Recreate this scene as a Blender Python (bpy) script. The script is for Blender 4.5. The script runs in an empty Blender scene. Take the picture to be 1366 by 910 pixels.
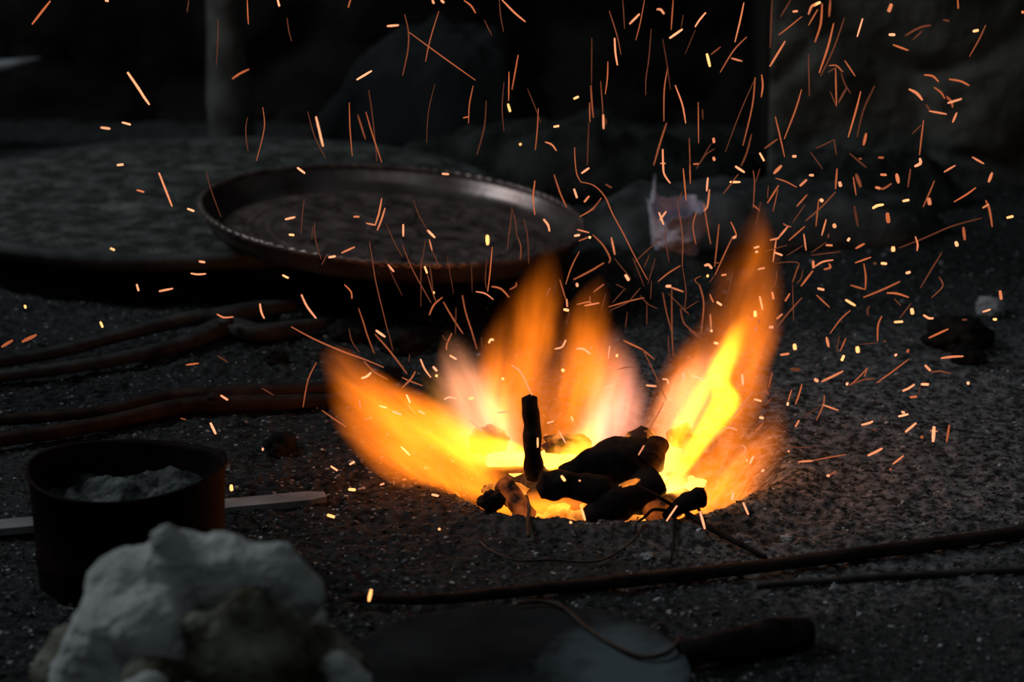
import bpy, bmesh, math, random
from mathutils import Vector, Matrix, noise

scene = bpy.context.scene
COL = scene.collection
RAD = math.radians

# ------------------------------------------------------------------ camera
CAM_H, PITCH, LENS, FPX = 0.9, 15.5, 85.0, 85.0 / 36.0 * 1366.0
cam_data = bpy.data.cameras.new('camera')
cam_data.lens = LENS
cam_data.sensor_width = 36.0
cam_data.clip_start = 0.05
cam_data.dof.use_dof = True
cam_data.dof.focus_distance = 2.78
cam_data.dof.aperture_fstop = 4.3
cam = bpy.data.objects.new('camera', cam_data)
COL.objects.link(cam)
cam.location = (0, 0, CAM_H)
cam.rotation_euler = (RAD(90 - PITCH), 0, 0)
scene.camera = cam

# ------------------------------------------------------------------ world, lights, exposure
world = bpy.data.worlds.new('world')
scene.world = world
world.use_nodes = True
bg = world.node_tree.nodes['Background']
bg.inputs[0].default_value = (0.55, 0.75, 0.8, 1)
bg.inputs[1].default_value = 0.018

def area_light(name, loc, target, size, power, color):
    d = bpy.data.lights.new(name, 'AREA')
    d.shape = 'RECTANGLE'
    d.size, d.size_y = size
    d.energy = power
    d.color = color
    o = bpy.data.objects.new(name, d)
    COL.objects.link(o)
    o.location = loc
    o.rotation_euler = (Vector(target) - Vector(loc)).to_track_quat('-Z', 'Y').to_euler()
    return o
# the open side of the smithy lets cool daylight in from high on the left
area_light('daylight', (-2.9, 3.4, 2.8), (0.0, 3.3, 0), (1.2, 1.0), 32.0, (0.86, 0.95, 1.0))
# weaker sky light from above and in front
area_light('sky_light', (0.3, 0.6, 3.6), (0.0, 3.0, 0), (1.6, 1.2), 4.5, (0.85, 0.95, 1.0))
# added spot with no known source, brightening the ash right of the fire
sd = bpy.data.lights.new('added_spot_light', 'SPOT')
sd.energy, sd.color, sd.spot_size, sd.spot_blend, sd.shadow_soft_size = 14.0, (1.0, 0.96, 0.95), RAD(32), 1.0, 0.15
so = bpy.data.objects.new('added_spot_light', sd)
COL.objects.link(so)
so.location = (0.8, 2.3, 3.0)
so.rotation_euler = (Vector((0.42, 2.85, 0)) - Vector((0.8, 2.3, 3.0))).to_track_quat('-Z', 'Y').to_euler()

scene.view_settings.view_transform = 'Standard'
scene.view_settings.look = 'None'
scene.view_settings.exposure = 0.0
scene.view_settings.gamma = 1.0
scene.view_settings.use_curve_mapping = False
scene.cycles.volume_step_rate = 0.3
scene.cycles.volume_max_steps = 256
scene.cycles.use_denoising = True
scene.cycles.max_bounces = 6
scene.cycles.transparent_max_bounces = 24

# ------------------------------------------------------------------ helpers
def dep(y):
    return RAD(PITCH) + math.atan((y - 455.0) / FPX)

def ray(px, py):
    """direction of the sight line through a pixel of the photograph"""
    u, v = (px - 683.0) / FPX, (py - 455.0) / FPX
    p = RAD(PITCH)
    return Vector((u, math.cos(p) - v * math.sin(p), -math.sin(p) - v * math.cos(p)))

def on_plane(px, py, z=0.0):
    d = ray(px, py)
    t = (z - CAM_H) / d.z
    return Vector((0, 0, CAM_H)) + d * t

def at_depth(px, py, Y):
    d = ray(px, py)
    return Vector((0, 0, CAM_H)) + d * (Y / d.y)

def px_size(p):
    """metres covered by one pixel at point p"""
    q = p - Vector((0, 0, CAM_H))
    pd = RAD(PITCH)
    return (q.y * math.cos(pd) - q.z * math.sin(pd)) / FPX

def link(o, parent=None):
    COL.objects.link(o)
    if parent is not None:
        o.parent = parent
    return o

def tag(o, label=None, cat=None, group=None, kind=None):
    if label: o['label'] = label
    if cat: o['category'] = cat
    if group: o['group'] = group
    if kind: o['kind'] = kind
    return o

def empty(name, loc):
    o = bpy.data.objects.new(name, None)
    o.empty_display_size = 0.05
    o.location = loc
    return link(o)

def mesh_obj(name, verts, faces, mat, parent=None, smooth=True):
    """vertices in world space; origin at the base centre, or relative to the parent Empty"""
    vs = [Vector(v) for v in verts]
    if parent is not None:
        org = Vector((0, 0, 0))
        base = parent
        while base is not None:
            org += base.location
            base = base.parent
    else:
        lo = Vector([min(v[i] for v in vs) for i in range(3)])
        hi = Vector([max(v[i] for v in vs) for i in range(3)])
        org = Vector(((lo.x + hi.x) / 2, (lo.y + hi.y) / 2, lo.z))
    me = bpy.data.meshes.new(name)
    me.from_pydata([v - org for v in vs], [], faces)
    me.materials.append(mat)
    if smooth:
        me.polygons.foreach_set('use_smooth', [True] * len(me.polygons))
    me.update()
    o = bpy.data.objects.new(name, me)
    if parent is None:
        o.location = org
    return link(o, parent)

def smooth_path(pts, n=4):
    """Catmull-Rom through points"""
    P = [Vector(p) for p in pts]
    if len(P) < 3:
        return [P[0].lerp(P[-1], i / n) for i in range(n + 1)]
    out = []
    for i in range(len(P) - 1):
        a, b, c, d = P[max(i - 1, 0)], P[i], P[i + 1], P[min(i + 2, len(P) - 1)]
        for k in range(n):
            t = k / n
            out.append(0.5 * ((2 * b) + (c - a) * t + (2 * a - 5 * b + 4 * c - d) * t * t + (3 * b - a - 3 * c + d) * t ** 3))
    out.append(P[-1])
    return out

def interp(vals, t):
    x = t * (len(vals) - 1)
    i = min(int(x), len(vals) - 2)
    return vals[i] + (vals[i + 1] - vals[i]) * (x - i)

def tube_data(pts, radii, sides=8, squash=1.0, rough=0.0, seed=0.0, freq=20.0, flat_cap=False, power=1.0):
    """verts, faces of a closed swept tube; radii are interpolated over the path"""
    P = [Vector(p) for p in pts]
    n = len(P)
    V, F = [], []
    up = Vector((0, 0, 1))
    for i, p in enumerate(P):
        d = (P[min(i + 1, n - 1)] - P[max(i - 1, 0)]).normalized()
        s = d.cross(up)
        if s.length < 0.15:
            s = d.cross(Vector((0, 1, 0)))
        s.normalize()
        u = s.cross(d).normalized()
        r = interp(radii, i / (n - 1)) if len(radii) > 1 else radii[0]
        for k in range(sides):
            a = 2 * math.pi * k / sides
            ca, sa = math.cos(a), math.sin(a)
            if power != 1.0:
                ca, sa = math.copysign(abs(ca) ** power, ca), math.copysign(abs(sa) ** power, sa)
            off = s * (ca * r) + u * (sa * r * squash)
            if rough:
                q = (p + off) * freq + Vector((seed, seed * 1.7, 0))
                off *= 1 + rough * noise.fractal(q, 0.8, 2.0, 3)
            V.append(p + off)
    for i in range(n - 1):
        for k in range(sides):
            a, b = i * sides + k, i * sides + (k + 1) % sides
            F.append((a, b, b + sides, a + sides))
    for end in (0, n - 1):
        c = len(V)
        d = (P[1] - P[0]).normalized() if end == 0 else (P[-1] - P[-2]).normalized()
        r = radii[0] if end == 0 else radii[-1]
        V.append(P[end] + (d * (0 if flat_cap else r * 0.4) * (-1 if end == 0 else 1)))
        for k in range(sides):
            a, b = end * sides + k, end * sides + (k + 1) % sides
            F.append((c, b, a) if end == 0 else (c, a, b))
    return V, F

def tube(name, pts, radii, mat, parent=None, **kw):
    V, F = tube_data(pts, radii, **kw)
    return mesh_obj(name, V, F, mat, parent)

def rock_data(c, r, seed, amp=0.25, freq=1.6, sub=4, facet=0.0, tilt=0.0):
    bm = bmesh.new()
    bmesh.ops.create_icosphere(bm, subdivisions=sub, radius=1.0)
    c = Vector(c)
    ct, st = math.cos(tilt), math.sin(tilt)
    sv = Vector((seed * 3.1, seed * 1.3, seed * 0.7))
    V = []
    for v in bm.verts:
        d = v.co.normalized()
        k = 1 + amp * noise.fractal(d * freq + sv, 0.9, 2.0, 4)
        if facet:
            k += facet * (noise.voronoi(d * freq * 1.3 + sv)[0][0] - 0.35)
        q = Vector((d.x * r[0], d.y * r[1], d.z * r[2])) * k
        V.append(c + Vector((q.x * ct - q.z * st, q.y, q.x * st + q.z * ct)))
    F = [tuple(v.index for v in f.verts) for f in bm.faces]
    bm.free()
    return V, F

def rock(name, c, r, seed, mat, parent=None, **kw):
    V, F = rock_data(c, r, seed, **kw)
    return mesh_obj(name, V, F, mat, parent)

def lathe_data(profile, seg=96, wobble=None):
    """profile: (radius, height) pairs around the local z axis"""
    V, F = [], []
    n = len(profile)
    for k in range(seg):
        a = 2 * math.pi * k / seg
        for (r, h) in profile:
            rr, hh = (r, h) if wobble is None else wobble(r, h, a)
            V.append(Vector((rr * math.cos(a), rr * math.sin(a), hh)))
    for k in range(seg):
        m = (k + 1) % seg
        for i in range(n - 1):
            F.append((k * n + i, m * n + i, m * n + i + 1, k * n + i + 1))
    return V, F

# ------------------------------------------------------------------ materials
def nodes_of(name):
    m = bpy.data.materials.new(name)
    m.use_nodes = True
    nt = m.node_tree
    return m, nt, nt.nodes, nt.links, nt.nodes['Principled BSDF']

def noisy(name, c1, c2, scale=20.0, rough=0.85, metal=0.0, bump=0.3, bscale=None, detail=6.0, lo=0.35, hi=0.65, spec=0.08, dist=0.004, c3=None, third=(0.7, 0.75)):
    m, nt, N, L, B = nodes_of(name)
    tc = N.new('ShaderNodeTexCoord')
    t = N.new('ShaderNodeTexNoise')
    t.inputs['Scale'].default_value = scale
    t.inputs['Detail'].default_value = detail
    L.new(tc.outputs['Object'], t.inputs['Vector'])
    r = N.new('ShaderNodeValToRGB')
    r.color_ramp.elements[0].position = lo
    r.color_ramp.elements[0].color = (*c1, 1)
    r.color_ramp.elements[1].position = hi
    r.color_ramp.elements[1].color = (*c2, 1)
    L.new(t.outputs['Fac'], r.inputs['Fac'])
    col = r.outputs['Color']
    if c3:
        t3 = N.new('ShaderNodeTexNoise')
        t3.inputs['Scale'].default_value = scale * 0.37
        t3.inputs['Detail'].default_value = 5
        L.new(tc.outputs['Object'], t3.inputs['Vector'])
        r3 = N.new('ShaderNodeMapRange')
        r3.inputs['From Min'].default_value = third[0]
        r3.inputs['From Max'].default_value = third[1]
        L.new(t3.outputs['Fac'], r3.inputs['Value'])
        mx = N.new('ShaderNodeMix')
        mx.data_type = 'RGBA'
        L.new(r3.outputs['Result'], mx.inputs['Factor'])
        L.new(col, mx.inputs['A'])
        mx.inputs['B'].default_value = (*c3, 1)
        col = mx.outputs['Result']
    L.new(col, B.inputs['Base Color'])
    B.inputs['Roughness'].default_value = rough
    B.inputs['Metallic'].default_value = metal
    B.inputs['Specular IOR Level'].default_value = spec
    if bump:
        t2 = N.new('ShaderNodeTexNoise')
        t2.inputs['Scale'].default_value = bscale or scale * 3
        t2.inputs['Detail'].default_value = 8
        L.new(tc.outputs['Object'], t2.inputs['Vector'])
        b = N.new('ShaderNodeBump')
        b.inputs['Strength'].default_value = bump
        b.inputs['Distance'].default_value = dist
        L.new(t2.outputs['Fac'], b.inputs['Height'])
        L.new(b.outputs['Normal'], B.inputs['Normal'])
    return m

M_soot_shade = noisy('soot_shade_wall', (0.006, 0.006, 0.006), (0.028, 0.025, 0.022), 5, bump=0.6, dist=0.02, bscale=12)  # soot tone kept near black, standing in for the shelter's shade
M_stone = noisy('stone', (0.08, 0.085, 0.073), (0.20, 0.21, 0.185), 9.0, bump=0.7, dist=0.01, bscale=30, c3=(0.055, 0.057, 0.05), third=(0.5, 0.7))
M_slab = noisy('slab_stone', (0.04, 0.043, 0.043), (0.12, 0.125, 0.125), 16.0, bump=0.7, dist=0.008, bscale=50)
M_darkslab = noisy('dark_stone', (0.018, 0.02, 0.019), (0.06, 0.063, 0.06), 16.0, bump=0.7, dist=0.008, bscale=50)
M_wood = noisy('post_wood', (0.06, 0.056, 0.05), (0.17, 0.165, 0.155), 14.0, bump=0.4, rough=0.4, spec=0.5)
M_iron = noisy('dark_iron', (0.022, 0.021, 0.021), (0.07, 0.066, 0.064), 30.0, rough=0.6, bump=0.35, bscale=90, spec=0.15)
M_rust = noisy('rusty_iron', (0.016, 0.011, 0.009), (0.05, 0.032, 0.026), 30.0, rough=0.75, bump=0.4, bscale=80)
M_steel = noisy('grey_steel', (0.16, 0.17, 0.18), (0.32, 0.34, 0.36), 20.0, rough=0.5, metal=0.3, bump=0.1)
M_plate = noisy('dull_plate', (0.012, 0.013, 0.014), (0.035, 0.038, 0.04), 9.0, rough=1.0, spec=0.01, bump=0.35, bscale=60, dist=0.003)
def pale_patch(mat, cx, cy, rx, ry, col):
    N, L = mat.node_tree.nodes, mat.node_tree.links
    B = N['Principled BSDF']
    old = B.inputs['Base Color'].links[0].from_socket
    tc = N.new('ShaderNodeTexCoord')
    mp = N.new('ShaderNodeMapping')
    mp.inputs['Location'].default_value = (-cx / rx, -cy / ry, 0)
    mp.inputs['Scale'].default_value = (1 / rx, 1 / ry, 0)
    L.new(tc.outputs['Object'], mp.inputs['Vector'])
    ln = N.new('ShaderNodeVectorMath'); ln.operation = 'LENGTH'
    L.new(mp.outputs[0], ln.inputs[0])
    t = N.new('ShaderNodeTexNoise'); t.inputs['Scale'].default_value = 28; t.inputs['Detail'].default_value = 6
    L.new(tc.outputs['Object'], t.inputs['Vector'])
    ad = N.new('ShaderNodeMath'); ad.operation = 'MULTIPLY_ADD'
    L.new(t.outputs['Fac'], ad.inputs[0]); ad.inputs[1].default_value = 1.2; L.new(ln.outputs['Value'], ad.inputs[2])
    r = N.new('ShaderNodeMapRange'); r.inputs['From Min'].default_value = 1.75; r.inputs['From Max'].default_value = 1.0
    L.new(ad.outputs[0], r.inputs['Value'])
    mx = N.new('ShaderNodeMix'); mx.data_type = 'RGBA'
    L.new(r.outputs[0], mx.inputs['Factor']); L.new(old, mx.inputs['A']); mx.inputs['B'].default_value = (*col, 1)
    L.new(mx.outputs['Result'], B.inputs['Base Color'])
pale_patch(M_plate, 0.10, -0.01, 0.075, 0.13, (0.13, 0.165, 0.185))  # ashy right side painted paler and bluer, for more daylight than firelight
M_black = noisy('shade_black', (0.004, 0.004, 0.004), (0.012, 0.011, 0.010), 30, bump=0.3)  # near black put in for the deep shade under platform and tray
M_bucket = noisy('bucket_iron', (0.006, 0.0028, 0.0025), (0.017, 0.006, 0.005), 22, rough=0.7, bump=0.25, bscale=60)
M_ash = noisy('pale_ash', (0.03, 0.035, 0.036), (0.2, 0.215, 0.215), 22, rough=0.95, bump=1.0, bscale=60, lo=0.4, hi=0.65, dist=0.01)
M_char = noisy('charcoal', (0.006, 0.005, 0.005), (0.03, 0.024, 0.022), 40, rough=0.85, bump=0.9, bscale=60, dist=0.004)
M_brownlog = noisy('scorched_wood', (0.03, 0.014, 0.009), (0.10, 0.05, 0.03), 40, rough=0.9, bump=0.7, bscale=90)
M_coal = noisy('coal', (0.006, 0.006, 0.006), (0.024, 0.022, 0.02), 40, rough=0.8, bump=0.8, bscale=90)
M_pale = noisy('pale_stone', (0.3, 0.32, 0.34), (0.5, 0.52, 0.54), 30, bump=0.4)
M_tan = noisy('tan_stone', (0.12, 0.11, 0.09), (0.24, 0.22, 0.18), 40, bump=0.4)
M_board = noisy('grey_board', (0.17, 0.18, 0.19), (0.33, 0.34, 0.35), 14, rough=0.8, bump=0.3)
M_cloth = noisy('dark_cloth', (0.022, 0.025, 0.026), (0.035, 0.038, 0.04), 8, bump=0.2)

def ember_material(name, dark, hot, strength, scale=45.0, lo=0.5, hi=0.62):
    m, nt, N, L, B = nodes_of(name)
    tc = N.new('ShaderNodeTexCoord')
    t = N.new('ShaderNodeTexNoise')
    t.inputs['Scale'].default_value = scale
    t.inputs['Detail'].default_value = 4
    L.new(tc.outputs['Object'], t.inputs['Vector'])
    r = N.new('ShaderNodeMapRange')
    r.inputs['From Min'].default_value = lo
    r.inputs['From Max'].default_value = hi
    r.inputs['To Max'].default_value = strength
    L.new(t.outputs['Fac'], r.inputs['Value'])
    B.inputs['Base Color'].default_value = (*dark, 1)
    B.inputs['Roughness'].default_value = 0.9
    B.inputs['Emission Color'].default_value = (*hot, 1)
    L.new(r.outputs['Result'], B.inputs['Emission Strength'])
    return m
M_ember = ember_material('ember', (0.02, 0.01, 0.008), (1.0, 0.27, 0.03), 1.9, 30, 0.38, 0.62)
M_hot = ember_material('white_hot_coal', (0.02, 0.01, 0.008), (1.0, 0.46, 0.06), 3.6, 20, 0.2, 0.5)
M_glowlog = ember_material('glowing_wood', (0.03, 0.012, 0.008), (1.0, 0.27, 0.035), 1.6, 38, 0.42, 0.64)
M_dimglow = ember_material('dull_glowing_wood', (0.03, 0.012, 0.008), (1.0, 0.2, 0.03), 0.5, 38, 0.36, 0.7)

# ------------------------------------------------------------------ ground
PIT = on_plane(806, 628, 0)
PIT.x, PIT_R, PIT_D = PIT.x, 0.205, 0.085

def smoothstep(a, b, x):
    t = max(0.0, min(1.0, (x - a) / (b - a)))
    return t * t * (3 - 2 * t)

def ground_z(x, y):
    d = math.hypot(x - PIT.x, (y - PIT.y) * 1.08) / PIT_R
    d += 0.07 * noise.noise(Vector((x * 9, y * 9, 3.3)))
    z = -PIT_D * (1 - smoothstep(0.55, 1.02, d))
    z += 0.014 * math.exp(-((d - 1.12) / 0.16) ** 2) * (0.6 + 0.6 * noise.noise(Vector((x * 6, y * 6, 8))))
    z += 0.012 * noise.noise(Vector((x * 2.3, y * 2.3, 1.0))) * smoothstep(0.9, 1.6, d)
    return z

def ground_fine(x, y):
    return (ground_z(x, y) + 0.0045 * noise.fractal(Vector((x * 22, y * 22, 2.0)), 0.8, 2.0, 4)
            + 0.0028 * noise.noise(Vector((x * 95, y * 95, 5.0))) + 0.002 * noise.noise(Vector((x * 190, y * 190, 7.0))))

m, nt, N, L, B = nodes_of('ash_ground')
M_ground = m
tc = N.new('ShaderNodeTexCoord')
def nz(scale, detail=6, dim='3D'):
    t = N.new('ShaderNodeTexNoise')
    t.inputs['Scale'].default_value = scale
    t.inputs['Detail'].default_value = detail
    L.new(tc.outputs['Object'], t.inputs['Vector'])
    return t
n1, n2, n3 = nz(2.2, 4), nz(90, 6), nz(240, 3)
r1 = N.new('ShaderNodeValToRGB')
r1.color_ramp.elements[0].position, r1.color_ramp.elements[0].color = 0.38, (0.006, 0.0063, 0.0066, 1)
r1.color_ramp.elements[1].position, r1.color_ramp.elements[1].color = 0.76, (0.085, 0.09, 0.091, 1)
mixf = N.new('ShaderNodeMath'); mixf.operation = 'MULTIPLY_ADD'
L.new(n1.outputs['Fac'], mixf.inputs[0]); mixf.inputs[1].default_value = 0.45
sc2 = N.new('ShaderNodeMath'); sc2.operation = 'MULTIPLY'
L.new(n2.outputs['Fac'], sc2.inputs[0]); sc2.inputs[1].default_value = 0.62
L.new(sc2.outputs[0], mixf.inputs[2])
L.new(mixf.outputs[0], r1.inputs['Fac'])
vo = N.new('ShaderNodeTexVoronoi'); vo.inputs['Scale'].default_value = 130
L.new(tc.outputs['Object'], vo.inputs['Vector'])
sp = N.new('ShaderNodeSeparateColor'); L.new(vo.outputs['Color'], sp.inputs[0])
pk = N.new('ShaderNodeMapRange'); pk.inputs['From Min'].default_value = 0.93; pk.inputs['From Max'].default_value = 1.0
L.new(sp.outputs[0], pk.inputs['Value'])
near = N.new('ShaderNodeMapRange'); near.inputs['From Min'].default_value = 0.42; near.inputs['From Max'].default_value = 0.2
L.new(vo.outputs['Distance'], near.inputs['Value'])
ml = N.new('ShaderNodeMath'); ml.operation = 'MULTIPLY'
L.new(pk.outputs[0], ml.inputs[0]); L.new(near.outputs[0], ml.inputs[1])
mx = N.new('ShaderNodeMix'); mx.data_type = 'RGBA'
L.new(ml.outputs[0], mx.inputs['Factor']); L.new(r1.outputs['Color'], mx.inputs['A'])
mx.inputs['B'].default_value = (0.34, 0.35, 0.37, 1)
def gmath(op, p, q):
    n = N.new('ShaderNodeMath'); n.operation = op
    for i, v in enumerate((p, q)):
        if isinstance(v, (int, float)): n.inputs[i].default_value = v
        else: L.new(v, n.inputs[i])
    return n.outputs[0]
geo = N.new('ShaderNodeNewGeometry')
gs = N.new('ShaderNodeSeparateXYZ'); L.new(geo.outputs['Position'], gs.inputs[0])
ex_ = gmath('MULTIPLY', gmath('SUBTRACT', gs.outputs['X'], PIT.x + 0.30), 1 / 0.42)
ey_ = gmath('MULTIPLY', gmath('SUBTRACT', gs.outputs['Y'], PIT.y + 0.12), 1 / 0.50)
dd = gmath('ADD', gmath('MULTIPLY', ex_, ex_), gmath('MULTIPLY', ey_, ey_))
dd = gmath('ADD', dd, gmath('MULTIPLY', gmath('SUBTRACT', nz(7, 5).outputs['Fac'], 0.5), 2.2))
am = N.new('ShaderNodeMapRange'); am.inputs['From Min'].default_value = 1.5; am.inputs['From Max'].default_value = 0.3  # paler ash patch, its colour also taking over part of the spot's brightening
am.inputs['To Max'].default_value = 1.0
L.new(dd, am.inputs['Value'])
pale_ramp = N.new('ShaderNodeValToRGB')
pale_ramp.color_ramp.elements[0].position, pale_ramp.color_ramp.elements[0].color = 0.38, (0.03, 0.03, 0.031, 1)
pale_ramp.color_ramp.elements[1].position, pale_ramp.color_ramp.elements[1].color = 0.68, (0.28, 0.28, 0.29, 1)
L.new(n2.outputs['Fac'], pale_ramp.inputs['Fac'])
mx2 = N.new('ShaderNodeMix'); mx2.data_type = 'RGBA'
L.new(am.outputs[0], mx2.inputs['Factor']); L.new(mx.outputs['Result'], mx2.inputs['A']); L.new(pale_ramp.outputs['Color'], mx2.inputs['B'])
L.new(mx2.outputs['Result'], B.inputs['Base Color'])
B.inputs['Roughness'].default_value = 0.92
B.inputs['Specular IOR Level'].default_value = 0.06
b1 = N.new('ShaderNodeBump'); b1.inputs['Strength'].default_value = 0.9; b1.inputs['Distance'].default_value = 0.006
L.new(n2.outputs['Fac'], b1.inputs['Height'])
b2 = N.new('ShaderNodeBump'); b2.inputs['Strength'].default_value = 0.6; b2.inputs['Distance'].default_value = 0.003
L.new(n3.outputs['Fac'], b2.inputs['Height']); L.new(b1.outputs['Normal'], b2.inputs['Normal'])
L.new(b2.outputs['Normal'], B.inputs['Normal'])

GX0, GX1, NXG = -1.6, 1.6, 560
ys = []
y = 1.1
while y < 5.6:
    ys.append(y)
    y += 0.0055 * (y / 2.4) ** 1.6
V, F = [], []
for yy in ys:
    for i in range(NXG + 1):
        s = i / NXG * 2 - 1
        x = max(yy / 4.2, 0.45) * (1.05 * s + 1.75 * s ** 5)
        V.append((x, yy, ground_fine(x, yy)))
for j in range(len(ys) - 1):
    for i in range(NXG):
        a = j * (NXG + 1) + i
        F.append((a, a + 1, a + NXG + 2, a + NXG + 1))
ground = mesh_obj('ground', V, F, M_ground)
tag(ground, 'dark ash covered earth ground with a round fire pit', 'ground', kind='structure')

# loose gravel and ash flakes, far too many to count
m, nt, N, L, B = nodes_of('gravel')
M_gravel = m
g = N.new('ShaderNodeNewGeometry')
rp = N.new('ShaderNodeValToRGB')
E = rp.color_ramp.elements
E[0].position, E[0].color = 0.0, (0.02, 0.02, 0.021, 1)
E[1].position, E[1].color = 0.55, (0.055, 0.056, 0.058, 1)
e = rp.color_ramp.elements.new(0.86); e.color = (0.17, 0.175, 0.18, 1)
e = rp.color_ramp.elements.new(0.985); e.color = (0.6, 0.62, 0.64, 1)
L.new(g.outputs['Random Per Island'], rp.inputs['Fac'])
L.new(rp.outputs['Color'], B.inputs['Base Color'])
B.inputs['Roughness'].default_value = 0.9
rnd = random.Random(5)
V, F = [], []
for k in range(34000):
    yy = 1.95 + (rnd.random() ** 1.4) * 2.2
    x = rnd.uniform(-0.23, 0.23) * yy
    dpit = math.hypot(x - PIT.x, y - PIT.y)
    s = rnd.choice((0.001, 0.0012, 0.0015, 0.0018, 0.0026)) * rnd.uniform(0.8, 1.3)
    if rnd.random() < 0.015:
        s *= 1.6
    z = ground_fine(x, yy)
    b0 = len(V)
    rot = rnd.uniform(0, 6.28)
    n = rnd.choice((4, 5))
    el = rnd.uniform(0.5, 1.0)
    tx, ty = rnd.uniform(-0.5, 0.5), rnd.uniform(-0.5, 0.5)
    for lay, (rr, hh) in enumerate(((1.0, -0.1), (0.8, 0.4))):
        for q in range(n):
            a = rot + 6.283 * q / n
            dx, dy = math.cos(a) * s * rr * rnd.uniform(0.7, 1.3), math.sin(a) * s * rr * el * rnd.uniform(0.7, 1.3)
            V.append((x + dx, yy + dy, z + s * hh + (dx * tx + dy * ty)))
    for q in range(n):
        q2 = (q + 1) % n
        F.append((b0 + q, b0 + q2, b0 + n + q2, b0 + n + q))
    F.append(tuple(b0 + n + q for q in range(n)))
gr = mesh_obj('gravel', V, F, M_gravel, smooth=False)
tag(gr, 'loose gravel and pale ash flakes strewn over the dark ground', 'gravel', kind='stuff')

# ------------------------------------------------------------------ walls
def relief_wall(name, x0, x1, y, z0, z1, mat, amp, freq, thick, nx, nz_, cracks=0.0, label=None):
    V, F = [], []
    for j in range(nz_ + 1):
        for i in range(nx + 1):
            x, z = x0 + (x1 - x0) * i / nx, z0 + (z1 - z0) * j / nz_
            q = Vector((x * freq, z * freq * 1.25, 4.0))
            h = amp * noise.fractal(q * 1.8, 0.9, 2.0, 5)
            if cracks:
                d, _ = noise.voronoi(Vector((x * 3.1 + 0.35 * noise.noise(q), z * 4.6 + 0.35 * noise.noise(q + Vector((5, 5, 0))), 0.5)))
                h += amp * 1.3 * min(1.0, (d[1] - d[0]) * 5.0) * cracks
            e = min(i, nx - i) / nx
            V.append((x, y - h, z))
    for j in range(nz_):
        for i in range(nx):
            a = j * (nx + 1) + i
            F.append((a, a + 1, a + nx + 2, a + nx + 1))
    n = len(V)
    V += [(x0, y + thick, z0), (x1, y + thick, z0), (x1, y + thick, z1), (x0, y + thick, z1)]
    bot = [i for i in range(nx + 1)]
    top = [nz_ * (nx + 1) + i for i in range(nx + 1)]
    lef = [j * (nx + 1) for j in range(nz_ + 1)]
    rig = [j * (nx + 1) + nx for j in range(nz_ + 1)]
    F.append(tuple(lef + [n + 3, n]))
    F.append(tuple(reversed(rig + [n + 2, n + 1])))
    F.append(tuple(reversed(top + [n + 2, n + 3])))
    F.append((n, n + 3, n + 2, n + 1))
    o = mesh_obj(name, V, F, mat)
    o.data.materials.append(M_soot_shade)  # side faces coloured dark as shade, where daylight would strike them
    for p in o.data.polygons[-4:]:
        p.material_index = 1
    tag(o, label, 'wall', kind='structure')
    return o
relief_wall('wall_back', -3.2, 3.2, 4.95, -0.05, 1.5, M_soot_shade, 0.03, 3.0, 0.2, 190, 50, 0.6, 'shade-black sooty wall behind the platform and tray')
relief_wall('wall_right', 0.462, 2.6, 4.3, -0.05, 1.2, M_stone, 0.011, 3.0, 0.4, 290, 150, 0.8, 'rough grey stone wall at upper right')
# ------------------------------------------------------------------ wooden post
pb, pt = at_depth(306, 176, 4.5), at_depth(294, -60, 4.5)
pb = pb + (pb - pt) * 0.95
pb.z = 0
post = tube('wooden_post', [pb.lerp(pt, i / 24) for i in range(25)], [0.045, 0.043, 0.034, 0.033], M_wood, sides=28, rough=0.10, freq=14, flat_cap=True)
tag(post, 'weathered round wooden post standing behind the round platform', 'post')

# ------------------------------------------------------------------ anvil, whose horn reaches in from the left
ar = empty('anvil', (-1.25, 4.62, 0))
tag(ar, 'pointed grey iron horn reaching in at the upper left', 'anvil')
hz = at_depth(0, 88, 4.62).z
tip = at_depth(54, 77, 4.62)
tube('horn', [Vector((-1.16, 4.62, hz - 0.028)), at_depth(-20, 94, 4.62), at_depth(20, 85, 4.62), tip], [0.045, 0.02, 0.010, 0.0012], M_steel, ar, sides=16)
def box_data(x0, x1, y0, y1, z0, z1, t=1.0):
    cx, cy = (x0 + x1) / 2, (y0 + y1) / 2
    V = [(x0, y0, z0), (x1, y0, z0), (x1, y1, z0), (x0, y1, z0)]
    V += [(cx + (x - cx) * t, cy + (yy - cy) * t, z1) for (x, yy, _) in V]
    return V, [(3, 2, 1, 0), (4, 5, 6, 7), (0, 1, 5, 4), (1, 2, 6, 5), (2, 3, 7, 6), (3, 0, 4, 7)]
V, F = box_data(-1.42, -1.14, 4.57, 4.67, hz - 0.09, hz + 0.015)
mesh_obj('body', V, F, M_iron, ar, smooth=False)
V, F = box_data(-1.4, -1.12, 4.5, 4.74, 0, hz - 0.088, 0.7)
mesh_obj('foot', V, F, M_iron, ar, smooth=False)

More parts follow.
